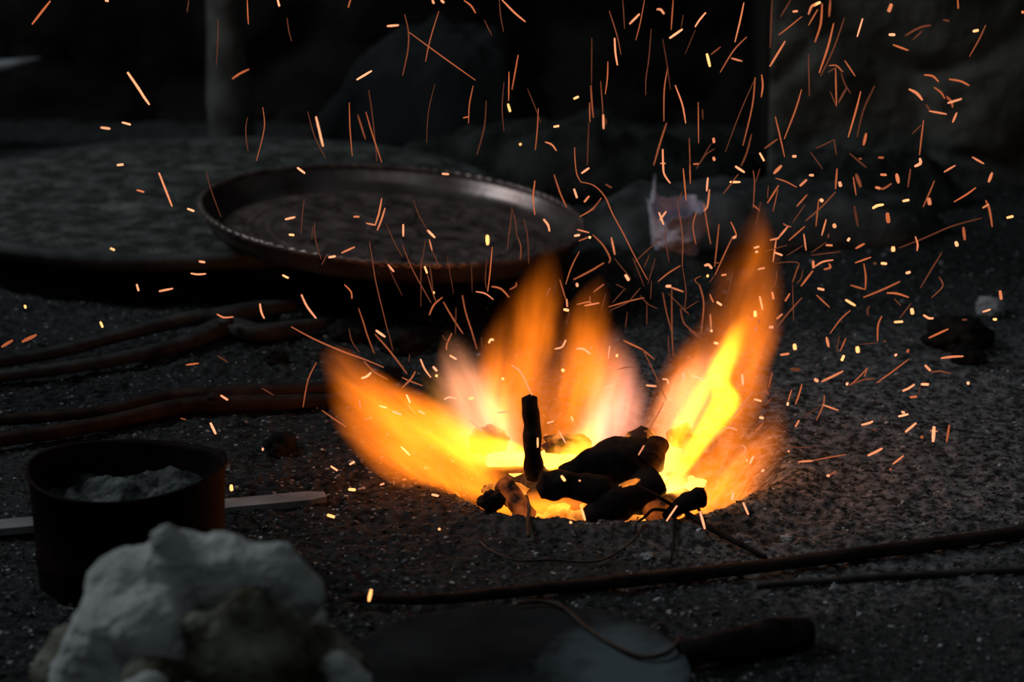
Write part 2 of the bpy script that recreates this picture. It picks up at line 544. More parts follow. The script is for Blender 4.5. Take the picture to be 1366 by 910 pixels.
# ------------------------------------------------------------------ dark cloth heap behind the tray
def heap(name, cx, cy, rx, ry, h, mat, seed, label, cat, n=48, amp=0.2, power=1.0, tilt=0.0):
    V, F = [], []
    for j in range(n + 1):
        for i in range(n + 1):
            u, v = i / n * 2 - 1, j / n * 2 - 1
            rr = math.sqrt(u * u + v * v)
            k = max(abs(u), abs(v))
            s = (k / rr) if rr > 1e-6 else 1
            a, b = u * s, v * s
            d = math.hypot(a, b)
            p = Vector((a * 2.2 + seed, b * 2.2, seed))
            z = h * (1 - d ** (2.2 * power)) ** 0.6 if d < 1 else 0
            z *= 1 + amp * noise.fractal(p, 0.9, 2.0, 4) + tilt * a
            ed = 1 + 0.13 * noise.noise(Vector((math.cos(math.atan2(b, a)) * 1.7, math.sin(math.atan2(b, a)) * 1.7, seed)))
            V.append((cx + a * rx * ed, cy + b * ry * ed, ground_z(cx, cy) - 0.015 + z))
    m_ = n + 1
    for j in range(n):
        for i in range(n):
            q = j * m_ + i
            F.append((q, q + 1, q + m_ + 1, q + m_))
    rim = [i for i in range(m_)] + [j * m_ + n for j in range(1, m_)] + [n * m_ + i for i in range(n - 1, -1, -1)] + [j * m_ for j in range(n - 1, 0, -1)]
    F.append(tuple(reversed(rim)))
    o = mesh_obj(name, V, F, mat)
    return tag(o, label, cat)
heap('cloth_sack', -0.16, 4.66, 0.24, 0.13, 0.24, M_cloth, 2.0, 'dim grey sack slumped in shadow behind the tray', 'sack', tilt=0.25)

# ------------------------------------------------------------------ low stones right of the tray
heap('flat_stone', 0.10, 4.32, 0.36, 0.15, 0.115, M_darkslab, 5.0, 'dark long flat stone lying behind the tray and bag', 'stone', power=2.2, amp=0.35)
heap('flat_stone', 0.41, 3.92, 0.30, 0.16, 0.085, M_slab, 9.0, 'grey flat stone just behind the crumpled bag', 'stone', power=2.4, amp=0.3)
heap('flat_stone', 0.19, 3.70, 0.16, 0.07, 0.035, M_darkslab, 13.0, 'low dark stone between the tray and the crumpled bag', 'stone', power=2.0, amp=0.4)
heap('flat_stone', 0.60, 4.13, 0.20, 0.09, 0.10, M_darkslab, 17.0, 'small rounded dark stone at the foot of the stone wall', 'stone', power=1.4, amp=0.3)

# ------------------------------------------------------------------ round platform with ash on top
DC = on_plane(280, 252, 0.085)
DR = 0.468
pr = empty('round_platform', (DC.x, DC.y, 0))
tag(pr, 'large low round platform covered in grey ash under the tray', 'platform')
def wob(r, h, a):
    k = 1 + 0.006 * math.sin(3 * a + 1) + 0.004 * math.sin(7 * a)
    return r * k, h
V, F = lathe_data([(0.001, 0.055), (DR * 0.95, 0.055), (DR * 0.995, 0.066), (DR, 0.076), (DR * 0.994, 0.084), (DR * 0.97, 0.0855), (DR * 0.96, 0.083), (0.001, 0.083)], 128, wob)
slab = mesh_obj('top_slab', [v + DC.xy.to_3d() for v in V], F, noisy('platform_slab', (0.04, 0.043, 0.043), (0.10, 0.105, 0.105), 20, bump=0.4, bscale=60), pr)
V, F = lathe_data([(0.001, -0.03), (DR * 0.93, -0.03), (DR * 0.93, 0.0545), (0.001, 0.0545)], 96)
mesh_obj('base', [v + DC.xy.to_3d() for v in V], F, M_black, pr)
# the ash layer on it
V, F = [], []
NR, NA = 60, 160
for i in range(NR + 1):
    r = DR * 0.955 * (i / NR) ** 0.8
    for k in range(NA):
        a = 2 * math.pi * k / NA
        x, yy = DC.x + r * math.cos(a), DC.y + r * math.sin(a)
        h = 0.006 + 0.004 * noise.fractal(Vector((x * 14, yy * 14, 6)), 0.9, 2, 4) + 0.003 * noise.noise(Vector((x * 60, yy * 60, 2)))
        band = math.exp(-((yy - DC.y - 0.06 - 0.04 * math.sin(x * 7)) / 0.05) ** 2)
        h += 0.007 * band * (0.7 + noise.noise(Vector((x * 25, yy * 25, 4))))
        h *= 1 - smoothstep(0.92, 1.0, i / NR)
        V.append((x, yy, 0.083 + max(h, 0)))
for i in range(NR):
    for k in range(NA):
        a, b = i * NA + k, i * NA + (k + 1) % NA
        F.append((a, b, b + NA, a + NA))
M_pash = noisy('platform_ash', (0.045, 0.047, 0.044), (0.16, 0.165, 0.155), 30, bump=1.0, bscale=130, dist=0.006, lo=0.4, hi=0.72, c3=(0.22, 0.225, 0.19), third=(0.6, 0.72))
tag(mesh_obj('ash_layer', V, F, M_pash, pr), 'grey ash layer')

# ------------------------------------------------------------------ copper tray
def tray():
    c = on_plane(525, 283, 0.128)
    tr = empty('copper_tray', c)
    tag(tr, 'large round dark copper tray with embossed floor and rope rim', 'tray')
    R, r0, H = 0.283, 0.250, 0.033
    rot = Matrix.Rotation(RAD(4.4), 4, 'Y') @ Matrix.Rotation(RAD(1.8), 4, 'X')
    def put(name, V, F, mat, par=tr):
        o = mesh_obj(name, [c + (rot @ Vector(v)) for v in V], F, mat, par)
        return o
    # embossed floor
    V, F = [], []
    NR, NA = 90, 288
    for i in range(NR + 1):
        r = r0 * i / NR
        q = r / r0
        for k in range(NA):
            a = 2 * math.pi * k / NA
            z = 0.0
            pet = 0.16 + 0.5 * abs(math.cos(4 * a)) ** 0.7
            z += 0.0035 * math.exp(-((q - pet * 0.95) / 0.025) ** 2)
            z += 0.003 * math.exp(-((q - (0.78 - 0.25 * abs(math.sin(6 * a)))) / 0.02) ** 2)
            for ring in (0.15, 0.72, 0.84):
                z += 0.0026 * math.exp(-((q - ring) / 0.012) ** 2)
            z += 0.0036 * math.exp(-((q - 0.9) / 0.022) ** 2) * max(0, math.sin(a * 60)) ** 1.5
            z += 0.0018 * math.exp(-((q - 0.78) / 0.018) ** 2) * max(0, math.sin(a * 44))
            z += 0.001 * noise.noise(Vector((r * math.cos(a) * 110, r * math.sin(a) * 130, 3))) * (0.35 if q < 0.8 else 0.1)
            V.append((r * math.cos(a), r * math.sin(a), -H + z))
    for i in range(NR):
        for k in range(NA):
            p0, p1 = i * NA + k, i * NA + (k + 1) % NA
            F.append((p0, p1, p1 + NA, p0 + NA))
    put('floor_panel', V, F, M_copper)
    # flaring wall, with thickness and underside
    V, F = lathe_data([(r0 - 0.001, -H + 0.0006), (r0 + 0.008, -H + 0.0035), (r0 + 0.016, -H + 0.008), (r0 + 0.022, -H * 0.5), (R - 0.006, -0.006), (R, 0.0),
                       (R + 0.003, -0.002), (R - 0.002, -0.008), (r0 + 0.026, -H * 0.55), (r0 + 0.02, -H + 0.003), (r0, -H - 0.003), (0.001, -H - 0.003)], 144)
    put('side_wall', V, F, M_wall_copper)
    # rope-twisted rim
    V, F = [], []
    NA, NS = 480, 8
    for k in range(NA):
        a = 2 * math.pi * k / NA
        for s in range(NS):
            b = 2 * math.pi * s / NS
            rr = 0.0042 * (1 + 0.28 * math.sin(a * 96 + b))
            V.append(((R + rr * math.cos(b)) * math.cos(a), (R + rr * math.cos(b)) * math.sin(a), rr * math.sin(b)))
    for k in range(NA):
        for s in range(NS):
            k2, s2 = (k + 1) % NA, (s + 1) % NS
            F.append((k * NS + s, k2 * NS + s, k2 * NS + s2, k * NS + s2))
    put('rope_rim', V, F, M_copper)
    return c
M_wall_copper = noisy('highlight_copper', (0.16, 0.10, 0.09), (0.38, 0.31, 0.29), 11, rough=0.36, metal=0.8, bump=0.25, bscale=60, spec=0.5, dist=0.002)  # paler metal on the side wall only, strengthening its highlight by colour
M_copper = noisy('tarnished_copper', (0.10, 0.068, 0.062), (0.30, 0.22, 0.20), 30, rough=0.32, metal=0.4, bump=0.12, bscale=120, spec=0.8, dist=0.002)
TC = tray()
# the block that carries the tray's low side
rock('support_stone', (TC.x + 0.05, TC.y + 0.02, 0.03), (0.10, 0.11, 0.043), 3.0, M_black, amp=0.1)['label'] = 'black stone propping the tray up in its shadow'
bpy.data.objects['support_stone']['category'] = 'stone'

# ------------------------------------------------------------------ crumpled plastic bag
def bag():
    base = on_plane(903, 352, 0.004)
    s = px_size(base)
    V, F = [], []
    NA, NH = 72, 34
    H = 104 * s
    for j in range(NH + 1):
        t = j / NH
        for k in range(NA):
            a = 2 * math.pi * k / NA
            w = (24 + 15 * min(1, t * 2.2) - 2 * t) * s
            fold = 1 + 0.16 * math.sin(5 * a + 3 * t) * t + 0.22 * noise.fractal(Vector((math.cos(a) * 1.6, math.sin(a) * 1.6, t * 2.6 + 7)), 0.8, 2, 4)
            top = 0.70 + 0.08 * math.sin(a + 0.4) + 0.07 * noise.noise(Vector((math.cos(a) * 2.5, math.sin(a) * 2.5, 4)))
            top += 0.36 * math.exp(-((((a - 2.5 + math.pi) % (2 * math.pi)) - math.pi) / 0.22) ** 2)
            top += 0.12 * math.exp(-((((a - 3.3 + math.pi) % (2 * math.pi)) - math.pi) / 0.3) ** 2)
            top -= 0.12 * math.exp(-((((a - 4.15 + math.pi) % (2 * math.pi)) - math.pi) / 0.3) ** 2)
            V.append((base.x + w * fold * math.cos(a), base.y + 0.03 + w * 0.8 * fold * math.sin(a), base.z + H * t * top))
    for j in range(NH):
        for k in range(NA):
            a, b = j * NA + k, j * NA + (k + 1) % NA
            F.append((a, b, b + NA, a + NA))
    F.append(tuple(reversed(range(NA))))
    m, nt, N, L, B = nodes_of('thin_plastic')
    B.inputs['Base Color'].default_value = (0.8, 0.74, 0.88, 1)
    B.inputs['Roughness'].default_value = 0.35
    B.inputs['Transmission Weight'].default_value = 0.0
    B.inputs['Subsurface Weight'].default_value = 0.0
    o = mesh_obj('plastic_bag', V, F, m)
    md = o.modifiers.new('thickness', 'SOLIDIFY')
    md.thickness = 0.0008
    tag(o, 'crumpled whitish plastic bag standing right of the tray', 'bag')
bag()

# ------------------------------------------------------------------ tongs lying on the left
def bar(name, px, rad, mat, parent, z=0.012, squash=0.8, **kw):
    pts = [on_plane(x, y, z if not isinstance(z, (list, tuple)) else interp(z, i / (len(px) - 1))) for i, (x, y) in enumerate(px)]
    pts = [Vector((p.x, p.y, p.z + ground_z(p.x, p.y))) for p in pts]
    rr = [r * px_size(pts[0]) for r in rad]
    return tube(name, smooth_path(pts, 6), rr, mat, parent, sides=12, squash=squash, rough=0.05, freq=40, power=0.75, **kw)
t1 = empty('blacksmith_tongs', on_plane(290, 440, 0))
tag(t1, 'long dark iron tongs lying behind the other pair, jaws near the fire', 'tongs')
bar('handle', [(-60, 486), (60, 468), (170, 446), (250, 430), (300, 426), (345, 418), (392, 410)], [9, 10, 11, 13, 17, 17, 10], M_iron, t1, z=0.022)
bar('handle', [(-60, 503), (60, 489), (150, 478), (240, 462), (300, 440), (350, 447), (442, 430)], [9, 10, 11, 13, 17, 16, 9], M_iron, t1, z=0.014)
V, F = lathe_data([(0.001, 0), (0.011, 0), (0.010, 0.006), (0.001, 0.009)], 20)
c = on_plane(302, 431, 0.034)
mesh_obj('rivet', [v + c for v in V], F, M_iron, t1)
t2 = empty('blacksmith_tongs', on_plane(300, 535, 0))
tag(t2, 'long dark iron tongs lying just behind the can of ash', 'tongs')
bar('handle', [(-60, 560), (60, 553), (150, 546), (225, 530), (285, 528), (340, 527), (452, 519)], [9, 9, 10, 11, 15, 15, 9], M_rust, t2, z=0.022)
bar('handle', [(-60, 591), (60, 576), (150, 562), (230, 545), (290, 540), (350, 540), (455, 537)], [11, 12, 12, 13, 16, 14, 9], M_rust, t2, z=0.014)
c = on_plane(288, 532, 0.034)
V, F = lathe_data([(0.001, 0), (0.011, 0), (0.010, 0.006), (0.001, 0.009)], 20)
mesh_obj('rivet', [v + c for v in V], F, M_rust, t2)

# ------------------------------------------------------------------ long iron rods at the lower right
r1_ = bar('iron_rod', [(470, 800), (580, 800), (700, 786), (880, 766), (1000, 753), (1180, 735), (1420, 709)], [6, 7, 8, 9, 9, 9, 9], M_rust, None, z=0.010, squash=1.0)
tag(r1_, 'long dark rod lying across the ground in front of the fire', 'rod')
r2_ = bar('iron_rod', [(1010, 778), (1150, 772), (1280, 768), (1420, 764)], [4, 5, 5, 5], M_iron, None, z=0.004, squash=1.0)
tag(r2_, 'thinner dark rod half sunk in ash, nearest the lower right corner', 'rod')

# ------------------------------------------------------------------ flat bar running behind the can
pts = [on_plane(-40, 703, 0.009), on_plane(434, 659, 0.009)]
d = (pts[1] - pts[0]).normalized(); s = Vector((-d.y, d.x, 0)) * 0.015
V = []
for i in range(21):
    p = pts[0].lerp(pts[1], i / 20)
    w = s * (0.55 if i == 20 else 1.0) * (1 + 0.08 * noise.noise(p * 9))
    for q in (p - w, p + w):
        V += [q + Vector((0, 0, -0.008)), q]
F = []
for i in range(20):
    a, b = i * 4, i * 4 + 4
    F += [(a + 1, b + 1, b + 3, a + 3), (a, a + 2, b + 2, b), (a, b, b + 1, a + 1), (a + 2, a + 3, b + 3, b + 2)]
F += [(0, 1, 3, 2), (80, 82, 83, 81)]
tag(mesh_obj('flat_board', V, F, M_board, smooth=False), 'narrow pale grey board lying on the ground behind the can', 'board')

# ------------------------------------------------------------------ can of ash
def can():
    c = on_plane(169, 617, 0.122)
    c.z = 0
    g0 = min(ground_z(c.x + dx, c.y + dy) for dx in (-0.1, 0, 0.1) for dy in (-0.1, 0, 0.1)) - 0.002
    root = empty('can', (c.x, c.y, g0))
    tag(root, 'dark round metal can of ash behind the wool', 'can')
    R = 0.0985
    def w(r, h, a):
        k = 1 + 0.012 * math.sin(2 * a + 0.6) + 0.006 * math.sin(5 * a)
        return r * k * (1 - 0.05 * (1 - h / 0.122)), h + g0 + (0.004 * math.sin(2 * a + 2) if h > 0.1 else 0)
    V, F = lathe_data([(0.001, 0.0), (R * 0.99, 0.0), (R, 0.004), (R, 0.03), (R + 0.0015, 0.034), (R, 0.038), (R, 0.118), (R + 0.003, 0.121), (R + 0.002, 0.1245), (R - 0.002, 0.1235), (R - 0.003, 0.118), (R - 0.003, 0.006), (0.001, 0.004)], 96, w)
    cc = Vector((c.x, c.y, 0))
    mesh_obj('body', [v + cc for v in V], F, M_bucket, root)
    # ash inside, heaped to the front right
    V, F = [], []
    NR, NA = 30, 72
    for i in range(NR + 1):
        for k in range(NA):
            a = 2 * math.pi * k / NA
            r = (R - 0.0075) * i / NR
            x, yy = r * math.cos(a), r * math.sin(a)
            h = 0.088 + 0.014 * noise.fractal(Vector((x * 30, yy * 30, 2)), 0.9, 2, 4) + 0.12 * max(0, x) * (0.5 if yy > -0.03 else 0.3)
            V.append(cc + Vector((x, yy, min(h, 0.112) + g0)))
    for i in range(NR):
        for k in range(NA):
            p0, p1 = i * NA + k, i * NA + (k + 1) % NA
            F.append((p0, p1, p1 + NA, p0 + NA))
    tag(mesh_obj('ash', V, F, M_ash, root), 'pale grey ash filling the can')
can()

# ------------------------------------------------------------------ lump of wool in the foreground
def wool():
    C = Vector((-0.235, 1.84, 0.0))
    root = empty('wool_lump', C)
    tag(root, 'lump of dirty white wool in the foreground before the can', 'wool')
    Y = 1.86
    def blob(name, items, mat, seed):
        bm = bmesh.new()
        for (px, py, rpx, yo, sq) in items:
            p = at_depth(px, py, Y + yo)
            s = px_size(p)
            mm = Matrix.Translation(p) @ Matrix.Diagonal((rpx * s, rpx * s * 0.9, rpx * s * sq, 1))
            bmesh.ops.create_icosphere(bm, subdivisions=3, radius=1.0, matrix=mm)
        me = bpy.data.meshes.new(name)
        bm.to_mesh(me); bm.free()
        for v in me.vertices:
            v.co -= C
        me.materials.append(mat)
        o = link(bpy.data.objects.new(name, me), root)
        md = o.modifiers.new('fuse', 'REMESH'); md.mode = 'VOXEL'; md.voxel_size = 0.0042
        md = o.modifiers.new('soften', 'SMOOTH'); md.iterations = 22; md.factor = 0.7
        tx = bpy.data.textures.new(name + '_lumps', 'CLOUDS'); tx.noise_scale = 0.03; tx.noise_depth = 2
        md = o.modifiers.new('lumps', 'DISPLACE'); md.texture = tx; md.strength = 0.012; md.mid_level = 0.5
        tx = bpy.data.textures.new(name + '_fuzz', 'CLOUDS'); tx.noise_scale = 0.005; tx.noise_depth = 2
        md = o.modifiers.new('fuzz', 'DISPLACE'); md.texture = tx; md.strength = 0.004; md.mid_level = 0.5
        sm = o.modifiers.new('shade', 'SMOOTH'); sm.iterations = 1
        return o
    white = noisy('wool_white', (0.50, 0.515, 0.50), (0.72, 0.74, 0.73), 16, rough=1.0, bump=0.5, bscale=160, dist=0.003, spec=0.05)
    dirty = noisy('wool_dirty', (0.06, 0.05, 0.03), (0.42, 0.41, 0.33), 22, rough=1.0, bump=0.6, bscale=120, dist=0.004, spec=0.05, lo=0.38, hi=0.66)
    blob('fleece', [(175, 790, 62, 0, 1), (240, 752, 52, 0.0, 1.0), (220, 722, 26, -0.01, 0.9), (300, 770, 60, 0, 1.0), (360, 768, 52, 0, 0.9), (395, 790, 42, 0, 1.0), (150, 850, 60, -0.03, 1.1),
                    (200, 850, 60, -0.04, 1.1), (120, 905, 60, -0.03, 1), (290, 830, 80, 0.05, 1), (240, 920, 120, 0.04, 1), (380, 850, 60, 0.05, 1.2), (215, 960, 90, -0.05, 1), (230, 1005, 92, 0.0, 1), (350, 1000, 92, 0.02, 1)], white, 1)
    blob('dirty_fleece', [(268, 838, 36, -0.045, 0.9), (330, 822, 42, -0.04, 0.9), (378, 840, 40, -0.03, 0.9), (300, 880, 52, -0.05, 1), (370, 890, 56, -0.045, 1), (205, 905, 44, -0.07, 0.8),
                          (430, 870, 40, -0.01, 1), (458, 900, 42, 0, 1), (75, 900, 40, 0.0, 0.9), (85, 852, 24, 0.02, 0.9), (330, 950, 90, -0.03, 1)], dirty, 2)
    blob('loose_tuft', [(452, 890, 26, -0.05, 1.1), (470, 920, 34, -0.05, 1)], white, 3)
    blob('loose_tuft', [(205, 905, 20, -0.09, 0.7), (190, 935, 40, -0.09, 0.8)], white, 3)
wool()

# ------------------------------------------------------------------ round plate at the bottom, wires, log, small stones
pc = on_plane(684, 892, 0.016)
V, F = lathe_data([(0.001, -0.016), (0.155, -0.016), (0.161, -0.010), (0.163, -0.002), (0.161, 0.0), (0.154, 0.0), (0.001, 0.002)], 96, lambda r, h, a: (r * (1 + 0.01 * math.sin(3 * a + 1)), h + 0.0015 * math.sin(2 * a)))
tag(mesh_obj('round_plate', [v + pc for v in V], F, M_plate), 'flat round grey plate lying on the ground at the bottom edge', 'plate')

def wire(name, px, r, mat, label, z=0.004, parent=None):
    P = []
    for q in px:
        zz = q[2] if len(q) > 2 else z
        p = on_plane(q[0], q[1], zz)
        if len(q) < 3:
            p = on_plane(q[0], q[1], z + ground_z(p.x, p.y))
        P.append(p)
    o = tube(name, smooth_path(P, 6), [r], mat, parent, sides=6)
    if label:
        tag(o, label, 'wire')
    return o
wire('wire', [(690, 804, 0.022), (742, 806, 0.021), (788, 842, 0.021), (832, 868, 0.0215), (862, 877, 0.021), (892, 870, 0.022), (908, 850, 0.022)], 0.0022, M_iron, 'dark bent wire lying across the round plate')
wire('wire', [(858, 700), (846, 720), (815, 742), (785, 750), (735, 747), (690, 748), (655, 735), (640, 722)], 0.0014, M_iron, 'thin dark wire curved on the ground below the log', z=0.005)
wire('wire', [(702, 662, 0.012), (706, 678, 0.013), (704, 694, 0.012), (705, 716, 0.008)], 0.0022, M_iron, 'short dark wire hanging down from the front log', z=0.006)
lg = [on_plane(908, 874, 0.012), on_plane(960, 864, 0.014), on_plane(1030, 851, 0.014), on_plane(1078, 842, 0.013)]
tag(tube('charred_log', smooth_path(lg, 8), [0.012, 0.016, 0.017, 0.014], M_char, sides=20, rough=0.2, freq=30), 'short charred log beside the round plate at the bottom', 'log')
def stone(name, px, py, rpx, mat, seed, label, cat='stone', squash=0.75, facet=0.0, amp=0.25, wide=1.0):
    p = on_plane(px, py, 0)
    r = rpx * px_size(p)
    z = ground_z(p.x, p.y) + r * squash * 0.55
    p = on_plane(px, py, z)
    tag(rock(name, p, (r * wide, r, r * squash), seed, mat, amp=amp, facet=facet), label, cat)
stone('pebble', 692, 813, 17, M_tan, 1.0, 'small tan pebble at the back edge of the round plate', squash=0.5, wide=1.2)
stone('pebble', 1321, 411, 19, M_pale, 2.0, 'pale rounded stone near the right edge of the photo', squash=0.8)
stone('coal_lump', 1278, 448, 40, M_brownlog if False else M_coal, 3.0, 'large dark clod lying beside the pale rounded stone', 'clod', squash=0.6, facet=0.3)
stone('coal_lump', 1290, 476, 22, M_coal, 3.6, 'small dark clod in front of the pale rounded stone', 'clod', squash=0.6, facet=0.3)
stone('coal_lump', 470, 442, 28, M_coal, 4.0, 'black coal lump nearest the jaws of the tongs', 'coal', squash=0.6, facet=0.4)
stone('coal_lump', 540, 455, 32, M_coal, 5.0, 'larger black coal lump behind the left flame', 'coal', squash=0.6, facet=0.4)
stone('coal_lump', 520, 500, 16, M_coal, 6.0, 'small coal lump just behind the left flame', 'coal', squash=0.7, facet=0.4)
stone('coal_lump', 374, 594, 20, M_coal, 7.0, 'reddish dark coal lump right of the can', 'coal', squash=0.8, facet=0.3)
stone('coal_lump', 345, 425, 26, M_coal, 8.0, 'dark coal lump behind the upper tongs', 'coal', squash=0.6, facet=0.3)
stone('coal_lump', 368, 478, 14, M_coal, 8.6, 'small reddish coal lump between the two tongs', 'coal', squash=0.7, facet=0.3)
stone('stone_chip', 1049, 718, 9, M_pale, 9.0, 'pale stone chip on the ash right of the fire', squash=0.4, amp=0.5)
stone('stone_chip', 1113, 786, 6, M_pale, 10.0, 'tiny white pointed chip below the long rod', squash=1.2, amp=0.5)
stone('stone_chip', 864, 743, 8, M_pale, 11.0, 'pale stone chip between the fire and the long rod', squash=0.6, amp=0.5)
# ------------------------------------------------------------------ the fire: logs, coals, flames
def log(name, a, b, Y0, Y1, rad, mat, label, cat='log', sides=24, rough=0.38, mid=None, freq=20, squash=1.0):
    pa, pb_ = at_depth(a[0], a[1], Y0), at_depth(b[0], b[1], Y1)
    s = px_size(pa)
    P = [pa.lerp(pb_, i / 26) for i in range(27)]
    o = tube(name, P, [r * s for r in rad], mat, sides=sides, rough=rough, freq=freq, seed=a[0] * 0.1, squash=squash)
    return tag(o, label, cat)
GL = 'logs in the fire'
log('charred_log', (714, 640), (707, 530), 2.585, 2.60, [11, 12.5, 13, 13, 11], M_char, 'charred stick standing upright in the fire')
log('charred_log', (722, 650), (812, 652), 2.535, 2.54, [20, 23, 20, 17, 15], M_char, 'black charred log in front with a knobbed left end', rough=0.45)
log('charred_log', (748, 634), (866, 606), 2.575, 2.60, [12, 22, 27, 29, 24], M_char, 'thickest black charred log across the middle of the fire')
log('charred_log', (786, 690), (874, 646), 2.515, 2.56, [15, 24, 30, 25], M_char, 'black log low in front at the centre right of the fire')
log('charred_log', (842, 604), (866, 577), 2.62, 2.63, [20, 19, 14], M_glowlog, 'dark log behind the thickest one, its top edge glowing')
log('charred_log', (868, 618), (878, 592), 2.575, 2.60, [18, 19, 17], M_brownlog, 'short brown stump at the right end of the thickest log')
log('charred_log', (872, 688), (912, 664), 2.52, 2.57, [15, 17, 16], M_dimglow, 'glowing orange log end under the black twig')
log('charred_log', (672, 646), (704, 690), 2.56, 2.52, [13, 13, 12], M_dimglow, 'brown stick leaning down to the left of the front log')
log('charred_log', (641, 627), (716, 627), 2.67, 2.64, [6, 7, 8], M_dimglow, 'thin flat piece of wood lit orange at the left', squash=0.6)  # own glow stands in for the flames' light on this piece
def lump(px, py, Y, rpx, mat, seed, label, squash=0.8, wide=1.0, cat='coal'):
    p = at_depth(px, py, Y)
    r = rpx * px_size(p)
    return tag(rock('coal_lump', p, (r * wide, r, r * squash), seed, mat, amp=0.3, facet=0.1, sub=4), label, cat)
lump(656, 668, 2.535, 17, M_coal, 1.1, 'small black coal at the left front rim of the fire')
lump(684, 668, 2.55, 12, M_coal, 1.9, 'small black coal beside the leaning brown stick')
lump(910, 582, 2.655, 19, M_glowlog, 2.3, 'glowing lump of wood inside the tallest right flame')
lump(758, 592, 2.66, 22, M_glowlog, 3.1, 'dark red lump right behind the upright stick', wide=1.4, squash=0.6)
lump(652, 588, 2.72, 22, M_dimglow, 3.7, 'orange lump at the end of the left flame', wide=1.2)
lump(902, 640, 2.62, 15, M_glowlog, 4.5, 'glowing coal between the right flames')
# white-hot coals in the pit
hot = [(770, 614, 2.66, 17), (800, 607, 2.69, 14), (735, 612, 2.68, 16), (690, 618, 2.67, 16), (665, 614, 2.69, 13), (893, 672, 2.575, 13), (922, 646, 2.62, 12), (874, 640, 2.60, 11),
       (690, 654, 2.575, 11), (655, 654, 2.58, 10), (845, 582, 2.655, 9)]
words = ['behind the thickest log', 'farthest back in the pit', 'just right of the upright stick', 'just left of the upright stick', 'under the left flame', 'under the right flame', 'at the foot of the tallest flame',
         'in the gap right of the logs', 'behind the leaning stick', 'left of the leaning stick', 'on top of the rear log']
for i, (x, yy, Y, r) in enumerate(hot):
    p = at_depth(x, yy, Y); s = px_size(p) * r
    p.z = max(p.z, ground_z(p.x, p.y) + s * 0.3)
    o = rock('hot_coal', p, (s * 1.3, s, s * 0.7), 20 + i * 1.7, M_hot if i < 8 else M_ember, amp=0.5, facet=0.08, sub=4, freq=1.3)
    tag(o, 'yellow-hot glowing coal ' + words[i], 'coal', 'hot coals in the pit')
p = at_depth(841, 644, 2.50)
tag(rock('ember_sliver', p, (0.011, 0.004, 0.003), 77, M_ember, amp=0.4, sub=3, tilt=0.35), 'bright glowing ember sliver on the middle of the logs', 'ember')
# embers carpeting the bottom of the pit
rnd = random.Random(11)
V, F = [], []
for k in range(300):
    a, r = rnd.uniform(0, 6.283), PIT_R * 0.55 * math.sqrt(rnd.random())
    x, yy = PIT.x + r * math.cos(a), PIT.y + r * math.sin(a)
    s = rnd.uniform(0.005, 0.011)
    v, f = rock_data((x, yy, ground_z(x, yy) + s * 0.4), (s, s, s * 0.8), k * 0.77, sub=1)
    F += [tuple(q + len(V) for q in t) for t in f]; V += v
tag(mesh_obj('embers', V, F, M_ember), 'bed of small glowing embers covering the pit floor', 'embers', kind='stuff')

# black twig with branches, in front of the glowing log end
tw = empty('twig', at_depth(925, 690, 2.49))
tag(tw, 'black twig with thin branches at the front right of the fire', 'twig')
def tp(*q): return [at_depth(x, yy, Y) for (x, yy, Y) in q]
tube('knob', smooth_path(tp((886, 690, 2.497), (905, 677, 2.495), (922, 668, 2.493), (932, 662, 2.492), (938, 676, 2.49)), 5), [0.004, 0.009, 0.0115, 0.010, 0.004], M_char, tw, sides=12, rough=0.25, freq=60)
for q in ([(897, 674, 2.495), (870, 658, 2.505), (848, 648, 2.515), (832, 642, 2.53)], [(893, 682, 2.494), (872, 680, 2.494), (860, 690, 2.49), (850, 708, 2.475), (846, 722, 2.45)],
          [(899, 684, 2.494), (900, 710, 2.47), (897, 740, 2.42), (893, 768, 2.38)], [(915, 684, 2.492), (945, 703, 2.46), (980, 722, 2.43), (1022, 744, 2.395)], [(930, 676, 2.491), (938, 690, 2.48), (941, 702, 2.465)]):
    P = tp(*q)
    P = [Vector((p.x, p.y, max(p.z, ground_z(p.x, p.y) + 0.003))) for p in P]
    tube('branch', smooth_path(P, 5), [0.0022, 0.0016, 0.0012] if q[-1][0] != 1022 else [0.003, 0.0035, 0.0025], M_char, tw, sides=6)

